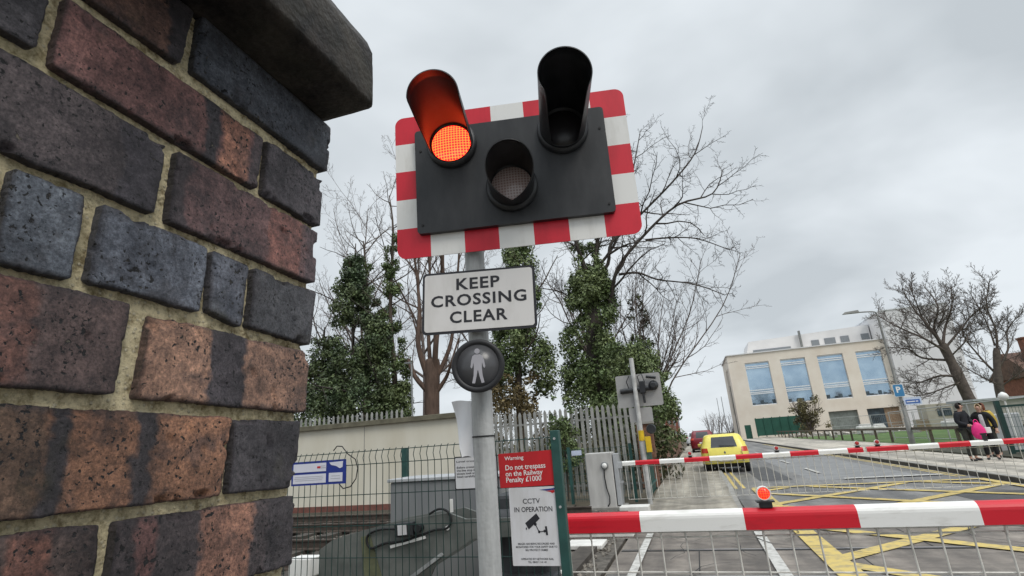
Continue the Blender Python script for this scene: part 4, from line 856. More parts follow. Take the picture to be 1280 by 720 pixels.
    mb.build('trunk', M('brown_bark', (.10, .066, .050), .9, var=.3, scale=5, bump=.6, bscale=20, stretch=(1, 1, .3)), t, world=True)
    # ivy tree behind the signal post
    r = random.Random(41); t = thing('ivy_clad_tree', 'ivy covered tree just right of the signal post with brown bramble at its foot', 'tree', (-8.0, 25, 0), 0, 'ivy clad trees')
    mb = MB(); limb(mb, spline([(-8, 25, 0), (-7.9, 25, 5), (-7.6, 25, 9), (-7.4, 25, 12.5)]), .25, .05, 0, r, (10, 7, 5), .3, .2, (35, 75), .35); mb.build('trunk', m_bark, t, world=True)
    mb = MB(); cl = clumpset(r, [(-7.9, 25, 4), (-7.8, 25, 7), (-7.5, 25, 9.5), (-7.35, 25, 12.2)], 1.35, .35, 125, .22, .66); leaves(mb, cl, 25000, .035, .11, r); mb.build('ivy', m_ivy, t, world=True, recalc=False)
    mb = MB(); leaves(mb, clumpset(r, [(-8.2, 24.4, 1.5), (-8.1, 24.3, 3.4), (-8.1, 24.5, 4.7)], 1.5, .9, 36, .25, .5), 3200, .05, .12, r)
    for _ in range(160):
        a = r.uniform(0, 6.28); p = Vector((-8.1 + 1.4 * math.cos(a) * r.random(), 23.9 + .7 * math.sin(a), r.uniform(2, 4.2))); d = Vector((r.uniform(-.8, .8), -.3, r.uniform(-.4, .7))); mb.tube([p, p + d * .6, p + d * 1.1 + Vector((0, 0, -.35))], [.012, .01, .006], 3, 0, False)
    mb.build('bramble', m_dry, t, world=True, recalc=False)
    # the big ivy tree with its limbs reaching right
    r = random.Random(51); t = thing('ivy_clad_tree', 'large ivy wrapped tree whose bare crooked limbs spread to the right of the striped board', 'tree', (-4.1, 26, 0), 0, 'ivy clad trees'); mb = MB()
    mb.tube(spline([(-4.3, 26, 0), (-4.2, 26, 4), (-4.0, 26, 7.5), (-3.85, 26, 9.6)]), [.45] * 4 + [.42] * 4 + [.38] * 4 + [.32], 12)
    for pts, r0, kk in (([(-3.95, 9.0), (-4.2, 10.4), (-4.4, 11.8), (-4.5, 14.5), (-4.0, 17)], .24, 5), ([(-3.8, 9.2), (-3.55, 10.4), (-3.3, 11.8), (-2.4, 14.2), (-2.3, 17), (-1.6, 19)], .24, 7), ([(-3.7, 9.5), (-2.95, 10.2), (-2.55, 11.3), (-.95, 12.9), (.9, 14.1), (2.2, 15.4), (2.9, 17.2)], .15, 9),
                        ([(-3.8, 6.9), (-3.1, 8.1), (-2.4, 9.65), (-.8, 11.2), (.9, 12.3), (2.6, 12.7), (3.3, 13.9)], .19, 9), ([(-2.45, 9.5), (-1.5, 9.45), (-.6, 9.15), (1.0, 8.3), (2.3, 7.6)], .09, 8), ([(-.9, 11.1), (.3, 11.0), (1.6, 10.9), (2.9, 9.8)], .07, 7),
                        ([(-4.2, 7.7), (-5.0, 8.6), (-5.8, 9.3), (-6.9, 9.4)], .10, 7), ([(-3.6, 10), (-2.2, 11.6), (-1.0, 14.8), (-.3, 17.5)], .12, 8)):
        P = spline([V3(a, b, 26, r, .9 if i > 1 else .1) for i, (a, b) in enumerate(pts)]); limb(mb, P, r0 * .78, .018, 1, r, (0, kk + 4, 9, 6), .32, .12, (30, 68), .2, wob=.16, mr=.008)
    mb.build('trunk', m_bark2, t, world=True)
    mb = MB(); cl = clumpset(r, [(-4.3, 26, 1.5), (-4.2, 26, 4), (-4.05, 26, 6.5), (-4.0, 26, 8.6), (-3.9, 26, 9.6)], 1.6, .75, 165, .22, .72) + clumpset(r, [(-4.0, 26, 9.2), (-4.4, 26, 11.6), (-4.45, 26, 13.2)], .4, .22, 26, .2, .32) + clumpset(r, [(-3.7, 26, 9.4), (-3.3, 26, 11.8), (-2.7, 26, 13.4)], .4, .22, 26, .2, .32)
    leaves(mb, cl, 44000, .035, .11, r); mb.build('ivy', m_ivy, t, world=True, recalc=False)
    # twiggy tree right of it
    r = random.Random(61); t = thing('bare_tree', 'twiggy bare tree fanning out above the back of the far signal', 'tree', (-1.5, 27, 0), 0, 'bare trees behind the railway'); mb = MB()
    for k in range(13):
        a = r.uniform(-.42, .75); h = r.uniform(4.5, 8.5); x0 = -1.9 + .3 * r.random(); P = spline([(x0, 27, 1.5), (x0 + a * 1.5, 27 + r.uniform(-.5, .5), 4), (x0 + a * h * .7, 27 + r.uniform(-1, 1), 1.5 + h * .75), (x0 + a * h * .85 + .4, 27 + r.uniform(-1, 1), 2 + h)])
        limb(mb, P, .06, .012, 1, r, (0, 12, 7, 4), .30, .25, (22, 50), .3, mr=.008)
    mb.build('trunk', m_twig, t, world=True)
    mb = MB(); leaves(mb, clumpset(r, [(-1.9, 27, 2.5), (-1.7, 27, 5), (-1.8, 27, 8.5)], .9, .35, 40, .2, .4), 2600, .05, .11, r); mb.build('ivy', leafmat('thin_ivy_leaf', (.045, .06, .02), (.085, .10, .04)), t, world=True, recalc=False)
    r = random.Random(62); t = thing('ivy_bush', 'dense ivy bush towering over the far footpath behind the signal board', 'bush', (-1.75, 19.5, 0)); mb = MB(); limb(mb, spline([(-1.8, 19.6, 0), (-1.75, 19.6, 2), (-1.7, 19.6, 4.2)]), .12, .03, 0, r, (9, 5), .3); mb.build('stem', m_bark, t, world=True)
    mb = MB(); leaves(mb, clumpset(r, [(-1.65, 19.6, 1.3), (-1.6, 19.6, 2.6), (-1.75, 19.7, 3.8), (-1.9, 19.8, 4.7)], .95, .7, 120, .2, .42), 17000, .035, .075, r); mb.build('crown', m_ivy, t, world=True, recalc=False)
    r = random.Random(63); t = thing('ivy_bush', 'small ivy bush climbing the palisade above the green fence post', 'bush', (-3.5, 14.7, 0)); mb = MB(); mb.tube([(-3.5, 14.75, 0), (-3.45, 14.7, 1), (-3.5, 14.7, 2.1)], .03, 6); mb.build('stem', m_bark, t, world=True)
    mb = MB(); leaves(mb, clumpset(r, [(-3.5, 14.65, 1.0), (-3.45, 14.6, 1.8), (-3.5, 14.65, 2.45)], .34, .26, 40, .12, .22), 2600, .03, .06, r); mb.build('crown', m_ivy, t, world=True, recalc=False)
    # undergrowth behind the palisade
    r = random.Random(64); mb = MB(); leaves(mb, [((-16 + 15 * r.random(), 17.5 + 4 * r.random(), r.uniform(.3, 1.5)), (.8, .6, .5), 1) for _ in range(60)], 9000, .05, .11, r)
    for _ in range(700):
        p = Vector((r.uniform(-10, -1.8), r.uniform(15.6, 18), r.uniform(.2, 1.6))); d = Vector((r.uniform(-.7, .7), r.uniform(-.3, .3), r.uniform(-.2, .8))); mb.tube([p, p + d * .5, p + d + Vector((0, 0, -.2))], [.009, .008, .004], 3, 0, False)
    stuff(mb.build('undergrowth', leafmat('undergrowth_leaf', (.05, .055, .025), (.11, .10, .05)), recalc=False))
    # two big bare trees at the right
    r = random.Random(71); t = thing('bare_tree', 'large round headed bare tree with a leaning trunk in front of the white block', 'tree', (18.2, 45, 0), 0, 'bare trees on the right'); mb = MB()
    mb.tube(spline([(18.6, 45, 0), (18.15, 45, 2.6), (17.85, 45, 4.9), (17.6, 45, 6.4)]), [.42] * 4 + [.35] * 4 + [.29] * 4 + [.25], 12)
    for pts, r0, kk in (([(17.6, 6.2), (17.5, 7.6), (17.7, 9.0), (17.9, 11.0)], .2, 11), ([(17.6, 6.2), (17.0, 7.4), (16.4, 9.0), (15.9, 10.6)], .19, 11), ([(17.65, 6.4), (18.3, 7.6), (18.9, 9.0), (19.4, 10.6)], .19, 11), ([(17.7, 5.8), (16.4, 6.8), (15.2, 8.0), (14.4, 9.2)], .17, 11), ([(17.8, 5.2), (16.3, 5.6), (15.2, 6.2), (13.9, 6.6)], .16, 11),
                        ([(18.0, 4.0), (16.9, 4.2), (15.8, 3.9), (14.6, 4.0)], .17, 11), ([(18.05, 3.7), (17.0, 3.4), (15.6, 3.0), (14.2, 3.5)], .12, 9), ([(17.6, 6.0), (18.9, 7.2), (20.1, 8.3), (21.0, 9.0)], .17, 11), ([(17.7, 6.3), (17.1, 8.0), (17.0, 9.6), (16.8, 11.2)], .17, 10), ([(17.8, 5.4), (18.8, 6.4), (19.6, 7.0), (20.4, 7.2)], .1, 8)):
        P = spline([V3(a, b, 45, r, .9 if i else .1) for i, (a, b) in enumerate(pts)]); limb(mb, P, r0 * .62, .02, 1, r, (0, kk + 4, 11, 6), .38, .2, (25, 60), .15, mr=.013)
    mb.build('trunk', m_farbark, t, world=True)
    r = random.Random(72); t = thing('bare_tree', 'narrower bare tree at the right edge in front of the brick house', 'tree', (21.5, 48, 0), 0, 'bare trees on the right'); mb = MB()
    mb.tube(spline([(21.4, 48, 0), (21.3, 48, 2.5), (21.6, 48, 4.4), (22.0, 48, 6)]), [.36] * 4 + [.28] * 4 + [.22] * 4 + [.17], 10)
    for pts, r0 in (([(21.9, 5.6), (22.4, 7.4), (22.6, 9.2), (22.9, 11.2)], .16), ([(21.5, 4.2), (20.9, 5.6), (20.5, 7.6), (21.4, 9.0)], .14), ([(21.6, 4.4), (22.6, 5.8), (23.4, 7.4), (24.6, 8.6)], .15), ([(21.3, 3.4), (20.4, 4.0), (19.4, 5.4)], .12), ([(22.0, 6.2), (22.0, 8), (21.5, 10.4)], .11), ([(21.4, 3.2), (22.8, 4.2), (24.0, 5.0)], .11)):
        P = spline([V3(a, b, 48, r, .8 if i else .1) for i, (a, b) in enumerate(pts)]); limb(mb, P, r0 * .65, .02, 1, r, (0, 13, 10, 6), .38, .25, (25, 55), .15, mr=.013)
    mb.build('trunk', m_farbark, t, world=True)
    r = random.Random(73); t = thing('round_bush', 'olive brown bush in front of the pale building beside the green hoarding', 'bush', (14.9, 84, 0)); mb = MB()
    for k in range(16):
        a = r.uniform(0, 6.28); s = r.uniform(.5, 2); limb(mb, spline([(14.9, 84, .2), (14.9 + s * .5 * math.cos(a), 84 + s * .5 * math.sin(a), 2.2), (14.9 + s * math.cos(a), 84 + s * math.sin(a), 4.8)]), .06, .02, 1, r, (0, 7, 4), .35)
    mb.build('stem', m_twig, t, world=True)
    mb = MB(); leaves(mb, [((14.9 + r.gauss(0, .9), 84 + r.gauss(0, .9), 2.7 + r.gauss(0, 1.1)), (.6, .6, .6), 1) for _ in range(40)], 2600, .10, .18, r); mb.build('crown', leafmat('olive_leaf', (.085, .075, .03), (.15, .13, .055)), t, world=True, recalc=False)
    r = random.Random(74)
    for k, (x, y, h, lb) in enumerate(((6.9, 120, 4.6, 'bare shrub nearest the corner of the pale building'), (5.6, 150, 6, 'bare shrub far down the street right of the yellow car'), (4.2, 165, 7, 'farthest bare shrub right above the yellow car'))):
        t = thing('bare_shrub', lb, 'shrub', (x, y, 0), 0, 'shrubs down the street'); mb = MB()
        for q in range(9):
            a = r.uniform(-1, 1); limb(mb, spline([(x + a * .3, y, 0), (x + a * 1.2, y, h * .5), (x + a * 2.2, y + r.uniform(-1, 1), h * r.uniform(.7, 1))]), .09, .03, 1, r, (0, 8, 5), .35)
        mb.build('stem', m_twig, t, world=True)
make_trees()

# ------------------------------------------------------------------ buildings at the right and down the street
m_pane = M('tinted_window_glass', (.30, .42, .54), .07, metal=.75, col2=(.46, .59, .70), scale=.35, spec=.9, bump=.02, bscale=1.2)
def make_building():
    t = thing('office_building', 'pale stone office building with four tall blue glazed bays and a white roof storey', 'building', (19, 98, 0))
    st = M('pale_stone', (.68, .605, .515), .8, col2=(.76, .70, .615), scale=.35, bump=.1, bscale=4); wh = M('white_render', (.66, .66, .67), .8, var=.06, scale=.3)
    X0, X1, Y0, Y1, H = 7.1, 30.9, 98., 113., 13.9
    bays = [(9.72, 13.5), (15.25, 19.05), (20.85, 24.6), (26.45, 30.05)]; zb, zt = 5.25, 12.4
    # front wall pieced round its openings
    mb = MB(); xs = [X0] + [v for b in bays for v in b] + [X1]
    for a, b in zip(xs[::2], xs[1::2]): mb.box(((a + b) / 2, Y0 + .3, (zb + zt) / 2), (b - a, .6, zt - zb))
    mb.box(((X0 + X1) / 2, Y0 + .3, (zt + H) / 2), (X1 - X0, .6, H - zt)); mb.box(((X0 + X1) / 2, Y0 + .3, (3.35 + zb) / 2), (X1 - X0, .6, zb - 3.35))
    gx = [(X0, 20.6), (24.7, 26.0), (30.4, X1)]
    for a, b in gx: mb.box(((a + b) / 2, Y0 + .3, 1.675), (b - a, .6, 3.35))
    mb.box(((X0 + X1) / 2, Y1 - .3, H / 2), (X1 - X0, .6, H)); mb.box((X1 - .3, 105.5, H / 2), (.6, 13.8, H))
    for a, b in ((98.6, 101.2), (107.4, 112.4)): mb.box((X0 + .3, (a + b) / 2, H / 2), (.6, b - a, H))
    mb.box((X0 + .3, 104.3, 2.1), (.6, 6.2, 4.2)); mb.box((X0 + .3, 104.3, 13.0), (.6, 6.2, 1.8))
    mb.box(((X0 + X1) / 2, 105.5, H - .2), (X1 - X0 - 1.2, 13.8, .3)); mb.build('wall', st, t, world=True)
    mb = MB(); mb.box(((X0 + X1) / 2, Y0 + .2, H + .08), (X1 - X0 + .2, .8, .16)); mb.box((X0 + .2, 105.6, H + .08), (.8, 14, .16)); mb.build('parapet', wh, t, world=True)
    fr = M('pale_window_frame', (.72, .75, .78), .4); dk = M('dark_interior', (.05, .07, .085), .4, var=.5, scale=1.2)
    for a, b in bays:
        mb = MB(); w = b - a; c = (a + b) / 2
        for z in (12.3, 11.75, 11.45, 7.75, 7.4, 7.15, 5.3): mb.box((c, 98.22, z), (w, .14, .15))
        for x in (a + .05, b - .05): mb.box((x, 98.3, (zb + zt) / 2), (.06, .08, zt - zb))
        f = mb.build('window', fr, t, world=True)
        mb = MB(); mb.box((c, 98.4, (zb + zt) / 2), (w, .06, zt - zb)); mb.build('pane', m_pane, f, world=True)
        mb = MB()
        for q in range(6): mb.box((a + w * (q + .5) / 6 + .05 * math.sin(q * 5 + a), 98.355, zb + .25 + .15 * math.sin(a + q * 2.1)), (w / 7, .02, .5 + .3 * math.sin(a + q * 2.1)))
        mb.build('dark_pane_foot', dk, f, world=True)  # dark blocks of uneven height along the foot of the panes
    mb = MB(); mb.box((7.35, 104.3, 8.15), (.1, 6.2, 7.9)); sd = mb.build('window', M('slatted_glazing', (.16, .17, .18), .4, col2=(.3, .31, .33), scale=3, stretch=(1, 6, .2)), t, world=True)
    mb = MB()
    for k in range(9): mb.box((7.2, 101.4 + .73 * k, 8.15), (.2, .12, 7.9))
    mb.build('fin', st, sd, world=True)
    mb = MB(); mb.box((22.65, 98.45, 1.67), (4.1, .1, 3.3)); mb.build('shutter', M('grey_green_shutter', (.19, .215, .20), .6, var=.2, scale=2), t, world=True)
    mb = MB(); mb.box((27.2, 98.45, 1.67), (2.4, .1, 3.3)); mb.build('door', dk, t, world=True)
    mb = MB(); mb.box((29.4, 98.4, 1.67), (2.0, .1, 3.3)); mb.build('brick_infill', M('tan_brick', (.27, .19, .125), .85, var=.25, scale=3), t, world=True)
    # roof storey
    mb = MB(); P = [(10.8, 13.8), (11.6, 16.75), (30.8, 17.35), (30.8, 13.8)]; mb.prism(P, XZ, 103.5, 112.5); rs = mb.build('roof_storey', wh, t, world=True)
    for x, w, z, h in ((15.2, 6.2, 14.85, .6), (22.3, 1.2, 15.2, 1.1), (24.6, 1.7, 15.3, 1.1), (26.9, 1.3, 15.35, 1.1), (30.0, 1.2, 15.4, 1.0)):
        mb = MB(); mb.box((x, 103.46, z), (w, .1, h)); mb.build('window', M('dull_window', (.20, .22, .24), .25, var=.1), rs, world=True)
    mb = MB(); mb.box((20.0, 103.0, 16.0), (.3, .6, 3.2)); mb.build('flue', m_dgrey, t, world=True)
    t = thing('white_block', 'taller blank white block behind the big bare tree at the right', 'building', (36, 97, 0))
    mb = MB(); mb.box((35.6, 104, 9.15), (9.2, 14, 18.3)); mb.build('wall', wh, t, world=True); mb = MB(); mb.box((35.6, 104, 18.38), (9.5, 14.3, .16)); mb.build('parapet', fr, t, world=True)
    t = thing('green_hoarding', 'dark green hoarding at the foot of the pale building left of the bush', 'hoarding', (12, 92, 0))
    gm = M('green_hoarding_paint', (.018, .085, .06), .5, var=.15, scale=1); mb = MB(); mb.box((12.6, 92, 1.75), (7.2, .2, 2.6)); mb.build('panel', gm, t, world=True)
    mb = MB()
    for k in range(7): mb.box((9.1 + k * 1.17, 91.85, 1.7), (.12, .12, 2.9))
    mb.build('post', gm, t, world=True); mb = MB(); mb.box((7.9, 93, 1.1), (.9, .3, 2.2)); mb.build('gate', gm, t, world=True)
    # brick house at the right edge
    t = thing('brick_house', 'red brown brick house with a chimney behind the right bare tree', 'house', (31, 62, 0)); bk = M('red_brown_brick', (.19, .075, .048), .85, var=.25, scale=4, bump=.3, bscale=30)
    mb = MB(); mb.box((34.2, 64, 2.3), (9.0, 7, 4.6)); mb.build('wall', bk, t, world=True)
    mb = MB(); mb.prism([(60.2, 4.4), (67.8, 4.4), (67.8, 4.55), (64, 6.9), (60.2, 4.55)], YZ, 29.5, 38.9); rf = mb.build('roof', M('brown_roof_tile', (.12, .07, .052), .85, var=.3, scale=3), t, world=True)
    mb = MB(); mb.box((31.0, 62.5, 6.9), (.8, .8, 2.2)); mb.box((31.0, 62.5, 8.05), (.95, .95, .15)); ch = mb.build('chimney', bk, rf, world=True)
    for x in (30.3, 33.3):
        mb = MB(); mb.box((x, 60.47, 2.6), (1.2, .1, 1.3)); mb.build('window', MATS['dull_window'], t, world=True)
make_building()

def make_site():
    """knee rail, mesh fences and builders' things between the pavement and the office building"""
    tm = M('dark_stained_timber', (.085, .07, .05), .85, var=.3, scale=4)
    t = thing('knee_rail', 'low dark timber knee rail fence along the grass verge', 'fence', (11.5, 55, 0)); ys = [24.5 + 3.05 * k for k in range(22)]
    mb = MB(); mb.box((11.5, 57, .93), (.11, 66, .14)); mb.build('rail', tm, t, world=True)
    for y in ys:
        mb = MB(); mb.box((11.5, y, .49), (.12, .12, .76)); mb.build('post', tm, t, world=True)
    t = thing('wire_fence', 'tall temporary wire mesh fence round the building site behind the grass', 'fence', (20, 60, 0)); mb = MB(); lite = M('fence_wire_grey', (.38, .38, .38), .5, metal=.2, var=.1)
    for k in range(9):
        x = 13.5 + 3.4 * k; y = 64 - .9 * k
        for q in (0, 3.3): mb.tube([(x + q, y - .9 * q / 3.4, .1), (x + q, y - .9 * q / 3.4, 2.1)], .03, 6)
        for z in (.35, 1.2, 2.05): mb.tube([(x, y, z), (x + 3.3, y - .87, z)], .022, 5)
        for q in range(1, 22): mb.tube([(x + .15 * q, y - .04 * q, .35), (x + .15 * q, y - .04 * q, 2.05)], .005, 3)
    mb.build('mesh_panel', lite, t, world=True)
    mb = MB()
    for k in range(10): mb.box((13.4 + 3.4 * k, 64 - .9 * k, .2), (.7, .25, .16))
    mb.build('foot_block', m_kerb, t, world=True)
    wb = M('white_woven_bag', (.56, .55, .53), .8, var=.1, scale=4, bump=.4, bscale=8); r = random.Random(4)
    for k, (x, y, s, lb) in enumerate(((17.9, 70, 1.0, 'white bulk bag in front of the grey green shutter'), (19.4, 70.6, .9, 'smaller white bulk bag right of another below the building'), (25.2, 68, .95, 'white bulk bag left of the beige cabin on the building site'))):
        mb = MB(); mb.box((x, y, .45 * s + .12), (1.5 * s, 1.1 * s, .9 * s), bev=.16); mb.box((x + .1, y, .95 * s + .12), (1.1 * s, .8 * s, .3), bev=.12); tag(mb.build('bulk_bag', wb), lb, 'bag', 'bulk bags on the building site')
    t = thing('site_cabin', 'beige site cabin with a dark window behind the parking signs', 'cabin', (27.2, 72, 0)); mb = MB(); mb.box((27.2, 73, 1.6), (5.0, 2.4, 2.5), bev=.05); mb.build('body', M('beige_cabin_paint', (.40, .37, .31), .6, var=.1, scale=1), t, world=True)
    mb = MB(); mb.box((26.4, 71.77, 1.9), (1.3, .06, .8)); mb.build('window', MATS['dark_interior'], t, world=True); mb = MB(); mb.box((28.3, 71.77, 1.4), (.9, .06, 1.9)); mb.build('door', m_grey, t, world=True)
    ob = M('orange_barrier_plastic', (.55, .13, .03), .5, var=.1)
    for x, y, lb in ((27.2, 62, 'orange plastic barrier just left of the standing people'), (29.6, 61, 'orange plastic barrier behind the heads of the standing people')):
        t = thing('plastic_barrier', lb, 'barrier', (x, y, 0), 0, 'orange barriers on the site'); mb = MB(); mb.box((x, y, 1.5), (1.9, .1, .55), bev=.03); mb.box((x, y, .95), (1.9, .08, .12)); mb.build('panel', ob, t, world=True)
        mb = MB()
        for q in (-.8, .8): mb.box((x + q, y, .7), (.1, .1, 1.2)); mb.box((x + q, y, .14), (.12, .5, .08))
        mb.build('foot', m_black, t, world=True)
    pt = M('raw_pallet_wood', (.30, .23, .15), .85, var=.25, scale=5)
    for x, y, n, lb in ((22.4, 67, 5, 'stack of timber pallets between the white bags on the site'), (24.0, 72, 8, 'taller stack of timber pallets behind the parking sign')):
        t = thing('pallet_stack', lb, 'pallets', (x, y, 0), 0, 'pallet stacks on the site')
        for k in range(n):
            mb = MB(); z = .14 + .145 * k
            for q in range(6): mb.box((x - .5 + .2 * q, y, z + .12), (.14, 1.0, .02))
            for q in (-.5, 0, .5): mb.box((x, y + q * .85, z + .055), (1.2, .1, .1))
            mb.build('pallet', pt, t, world=True)
    mb = MB(); r = random.Random(9)
    for k in range(420):
        x = r.uniform(13, 34); y = r.uniform(74, 90); s = r.uniform(.1, .45); mb.box((x, y, .1 + s * .3), (s * 1.6, s, s), rot=Matrix.Rotation(r.uniform(0, 3), 3, Vector((r.random(), r.random(), 1)).normalized()))
    stuff(mb.build('rubble', M('pale_rubble', (.40, .37, .33), .9, var=.2, island=.4)))
    # lamp post with its two blue signs
    t = thing('street_lamp', 'tall slender street lamp with a curved arm reaching left over the road', 'lamp post', (11.35, 36, 0)); mb = MB(); gp = M('grey_lamp_steel', (.20, .20, .19), .55, metal=.2, var=.15, scale=4)
    mb.tube([(11.35, 36, .1), (11.35, 36, 1.5), (11.35, 36, 1.55), (11.35, 36, 7.3)], [.13, .13, .085, .055], 14); mb.build('column', gp, t, world=True)
    mb = MB(); mb.tube(spline([(11.35, 36, 7.3), (11.32, 36, 7.62), (11.15, 36, 7.75), (10.4, 36, 7.82)]), .04, 8); mb.build('arm', gp, t, world=True)
    mb = MB(); mb.add([(9.55, 35.9, 7.80), (10.45, 35.86, 7.79), (10.45, 36.14, 7.79), (9.55, 36.1, 7.80), (9.7, 35.93, 7.92), (10.4, 35.9, 7.95), (10.4, 36.1, 7.95), (9.7, 36.07, 7.92)], [(3, 2, 1, 0), (4, 5, 6, 7), (0, 1, 5, 4), (1, 2, 6, 5), (2, 3, 7, 6), (3, 0, 4, 7)]); mb.build('lamp_head', gp, t, world=True)
    bl = M('bright_blue_sign', (.05, .21, .42), .4, var=.06)
    t = thing('parking_sign', 'upright blue sign with a white symbol, upper of two on the lamp post', 'sign', (11.32, 35.86, 3.05)); plate(t, .52, .70, m_wink, .06, -.004, .006); plate(t, .48, .66, bl, .05, -.008, -.005, 'face'); text('lettering', 'P', m_wink, t, .0, .05, .34, .22, -.010, .03)
    t = thing('direction_sign', 'wide pale blue sign, lower of two on the lamp post', 'sign', (11.85, 35.86, 2.42)); plate(t, .86, .42, M('pale_sign_rim', (.52, .58, .72), .5), .05, -.004, .006); plate(t, .70, .22, M('mid_blue_face', (.06, .14, .42), .45), .03, -.008, -.005, 'face', 0, -.03); bars(t, 'print', m_wink, [(-.1, -.03, .4, .05), (.2, -.03, .12, .05)], -.0095)
    mb = MB(); mb.box((-.28, .06, .0), (.5, .05, .06)); mb.build('clip', gp, t)
    # green gate fence at the right edge
    t = thing('green_gate', 'dark green mesh gate with square posts at the right edge beside the people', 'gate', (10.8, 22, 0))
    mb = MB(); mesh_panel(mb, 9.68, 12.9, .2, 1.62, 22.0, .09, .3, .006, False, 4); mb.build('mesh_panel', m_greenlite, t, world=True)
    for x in (9.58, 12.95):
        mb = MB(); mb.box((x, 22, .95), (.13, .13, 1.8)); mb.build('post', m_green, t, world=True)
    mb = MB(); mb.box((11.27, 22, 1.66), (3.25, .07, .07)); mb.box((11.27, 22, .25), (3.25, .07, .07)); mb.build('frame', m_green, t, world=True)
    mb = MB(); mb.box((10.6, 24.3, .78), (.9, .5, 1.3), bev=.04); tag(mb.build('grey_cabinet', m_grey), 'plain grey cabinet seen through the mesh of the green gate', 'cabinet')
    mb = MB(); mb.lathe([(.02, -.16), (.11, -.1), (.155, 0), (.11, .1), (.02, .16)], (10.45, 23.4, 2.0), 'Z', 16); mb.tube([(10.45, 23.4, .1), (10.45, 23.4, 1.86)], .03, 8); tag(mb.build('globe_light', m_white), 'white globe on a thin post above the green gate', 'lamp')
    t = thing('wire_fence', 'plain grey rail fence running back from the green gate past the bare trees', 'fence', (12.6, 32, 0))
    mb = MB(); mb.tube([(12.6, 23, 1.98), (12.9, 44, 1.98)], .028, 6); mb.tube([(12.6, 23, 1.1), (12.9, 44, 1.1)], .02, 6); mb.tube([(12.6, 23, .3), (12.9, 44, .3)], .02, 6); mb.build('rail', lite, t, world=True)
    for k in range(8):
        mb = MB(); mb.tube([(12.6 + .043 * k, 23 + 3 * k, .1), (12.6 + .043 * k, 23 + 3 * k, 2.0)], .03, 6); mb.build('post', lite, t, world=True)
    # shed-like pale wall behind the gate
    t = thing('pale_shed', 'long low pale shed behind the people and the green gate', 'shed', (18.5, 36, 0)); mb = MB(); mb.box((19.5, 38, 1.1), (9, 3, 2.1)); mb.build('wall', M('pale_shed_wall', (.42, .39, .36), .8, var=.15, scale=1.2), t, world=True); mb = MB(); mb.prism([(36.3, 2.15), (39.7, 2.15), (39.7, 2.3), (36.3, 2.25)], YZ, 14.8, 24.2); mb.build('roof', m_grey, t, world=True)
make_site()

def make_street():
    bk = [M('brown_house_brick', (.20, .11, .075), .85, var=.2, scale=1.5), M('cream_house_render', (.46, .42, .36), .85, var=.1), M('red_house_brick', (.22, .085, .06), .85, var=.2, scale=1.5)]
    rf = M('slate_roof', (.09, .085, .09), .8, var=.2, scale=1.5); g = 'terraced houses along the far left of the street'
    for k, (y, h, c, lb) in enumerate(((76, 5.2, 1, 'cream rendered terraced house down the left of the street'), (90, 5.4, 2, 'red brick terraced house farther down the left of the street'), (106, 5.2, 0, 'brown terraced house far down the left of the street'), (124, 5.5, 2, 'farthest red terraced house closing the view down the street'))):
        x1 = -4.6 + .020 * (y - 62); t = thing('terraced_house', lb, 'house', (x1 - 4, y, 0), 0, g)
        mb = MB(); mb.box((x1 - 4, y + 6, h / 2), (8, 12, h)); mb.build('wall', bk[c], t, world=True)
        mb = MB(); mb.prism([(x1 - 8.2, h), (x1 + .25, h), (x1 + .25, h + .12), (x1 - 4, h + 2.4), (x1 - 8.2, h + .12)], XZ, y - .1, y + 12.1); r_ = mb.build('roof', rf, t, world=True)
        mb = MB(); mb.box((x1 - 4, y + 1.2, h + 2.6), (1.4, .7, 1.6)); mb.build('chimney', bk[0], r_, world=True)
        for q in (2, 5, 8, 10.5):
            for z in (1.5, 3.9):
                mb = MB(); mb.box((x1 + .02, y + q, z), (.08, 1.1, 1.3)); mb.build('window', MATS['dull_window'], t, world=True)
    t = thing('garden_wall', 'low brown brick garden wall with ivy along the far footpath', 'wall', (-1.6, 40, 0)); mb = MB(); mb.box((-1.65, 39, .75), (.25, 36, 1.5)); mb.build('brickwork', bk[0], t, world=True); mb = MB(); mb.box((-1.65, 39, 1.54), (.33, 36, .08)); mb.build('coping', m_kerb, t, world=True)
    r = random.Random(81)
    for x, y, h, lb in ((-2.6, 36, 4.2, 'rounded green street bush overhanging the garden wall'), (-3.2, 47, 4.6, 'dark green bush farther along the garden wall')):
        t = thing('hedge_bush', lb, 'bush', (x, y, 0)); mb = MB(); mb.tube([(x, y, 0), (x, y, h * .7)], .07, 6); mb.build('stem', m_bark, t, world=True)
        mb = MB(); leaves(mb, clumpset(r, [(x, y, 1.2), (x, y, h * .6), (x, y, h)], 1.0, .5, 40, .3, .55), 2600, .06, .13, r); mb.build('crown', m_ivy, t, world=True, recalc=False)
    for x, y, h, lb in ((6.9, 100, 9, 'thin pole at the corner of the pale building'), (6.6, 128, 9, 'thin pole farther down the right kerb'), (6.6, 150, 10, 'farthest thin pole down the right kerb')):
        mb = MB(); mb.tube([(x, y, 0), (x, y, h)], [.09, .06], 6); tag(mb.build('thin_pole', m_dgrey), lb, 'pole', 'poles down the street')
make_street()

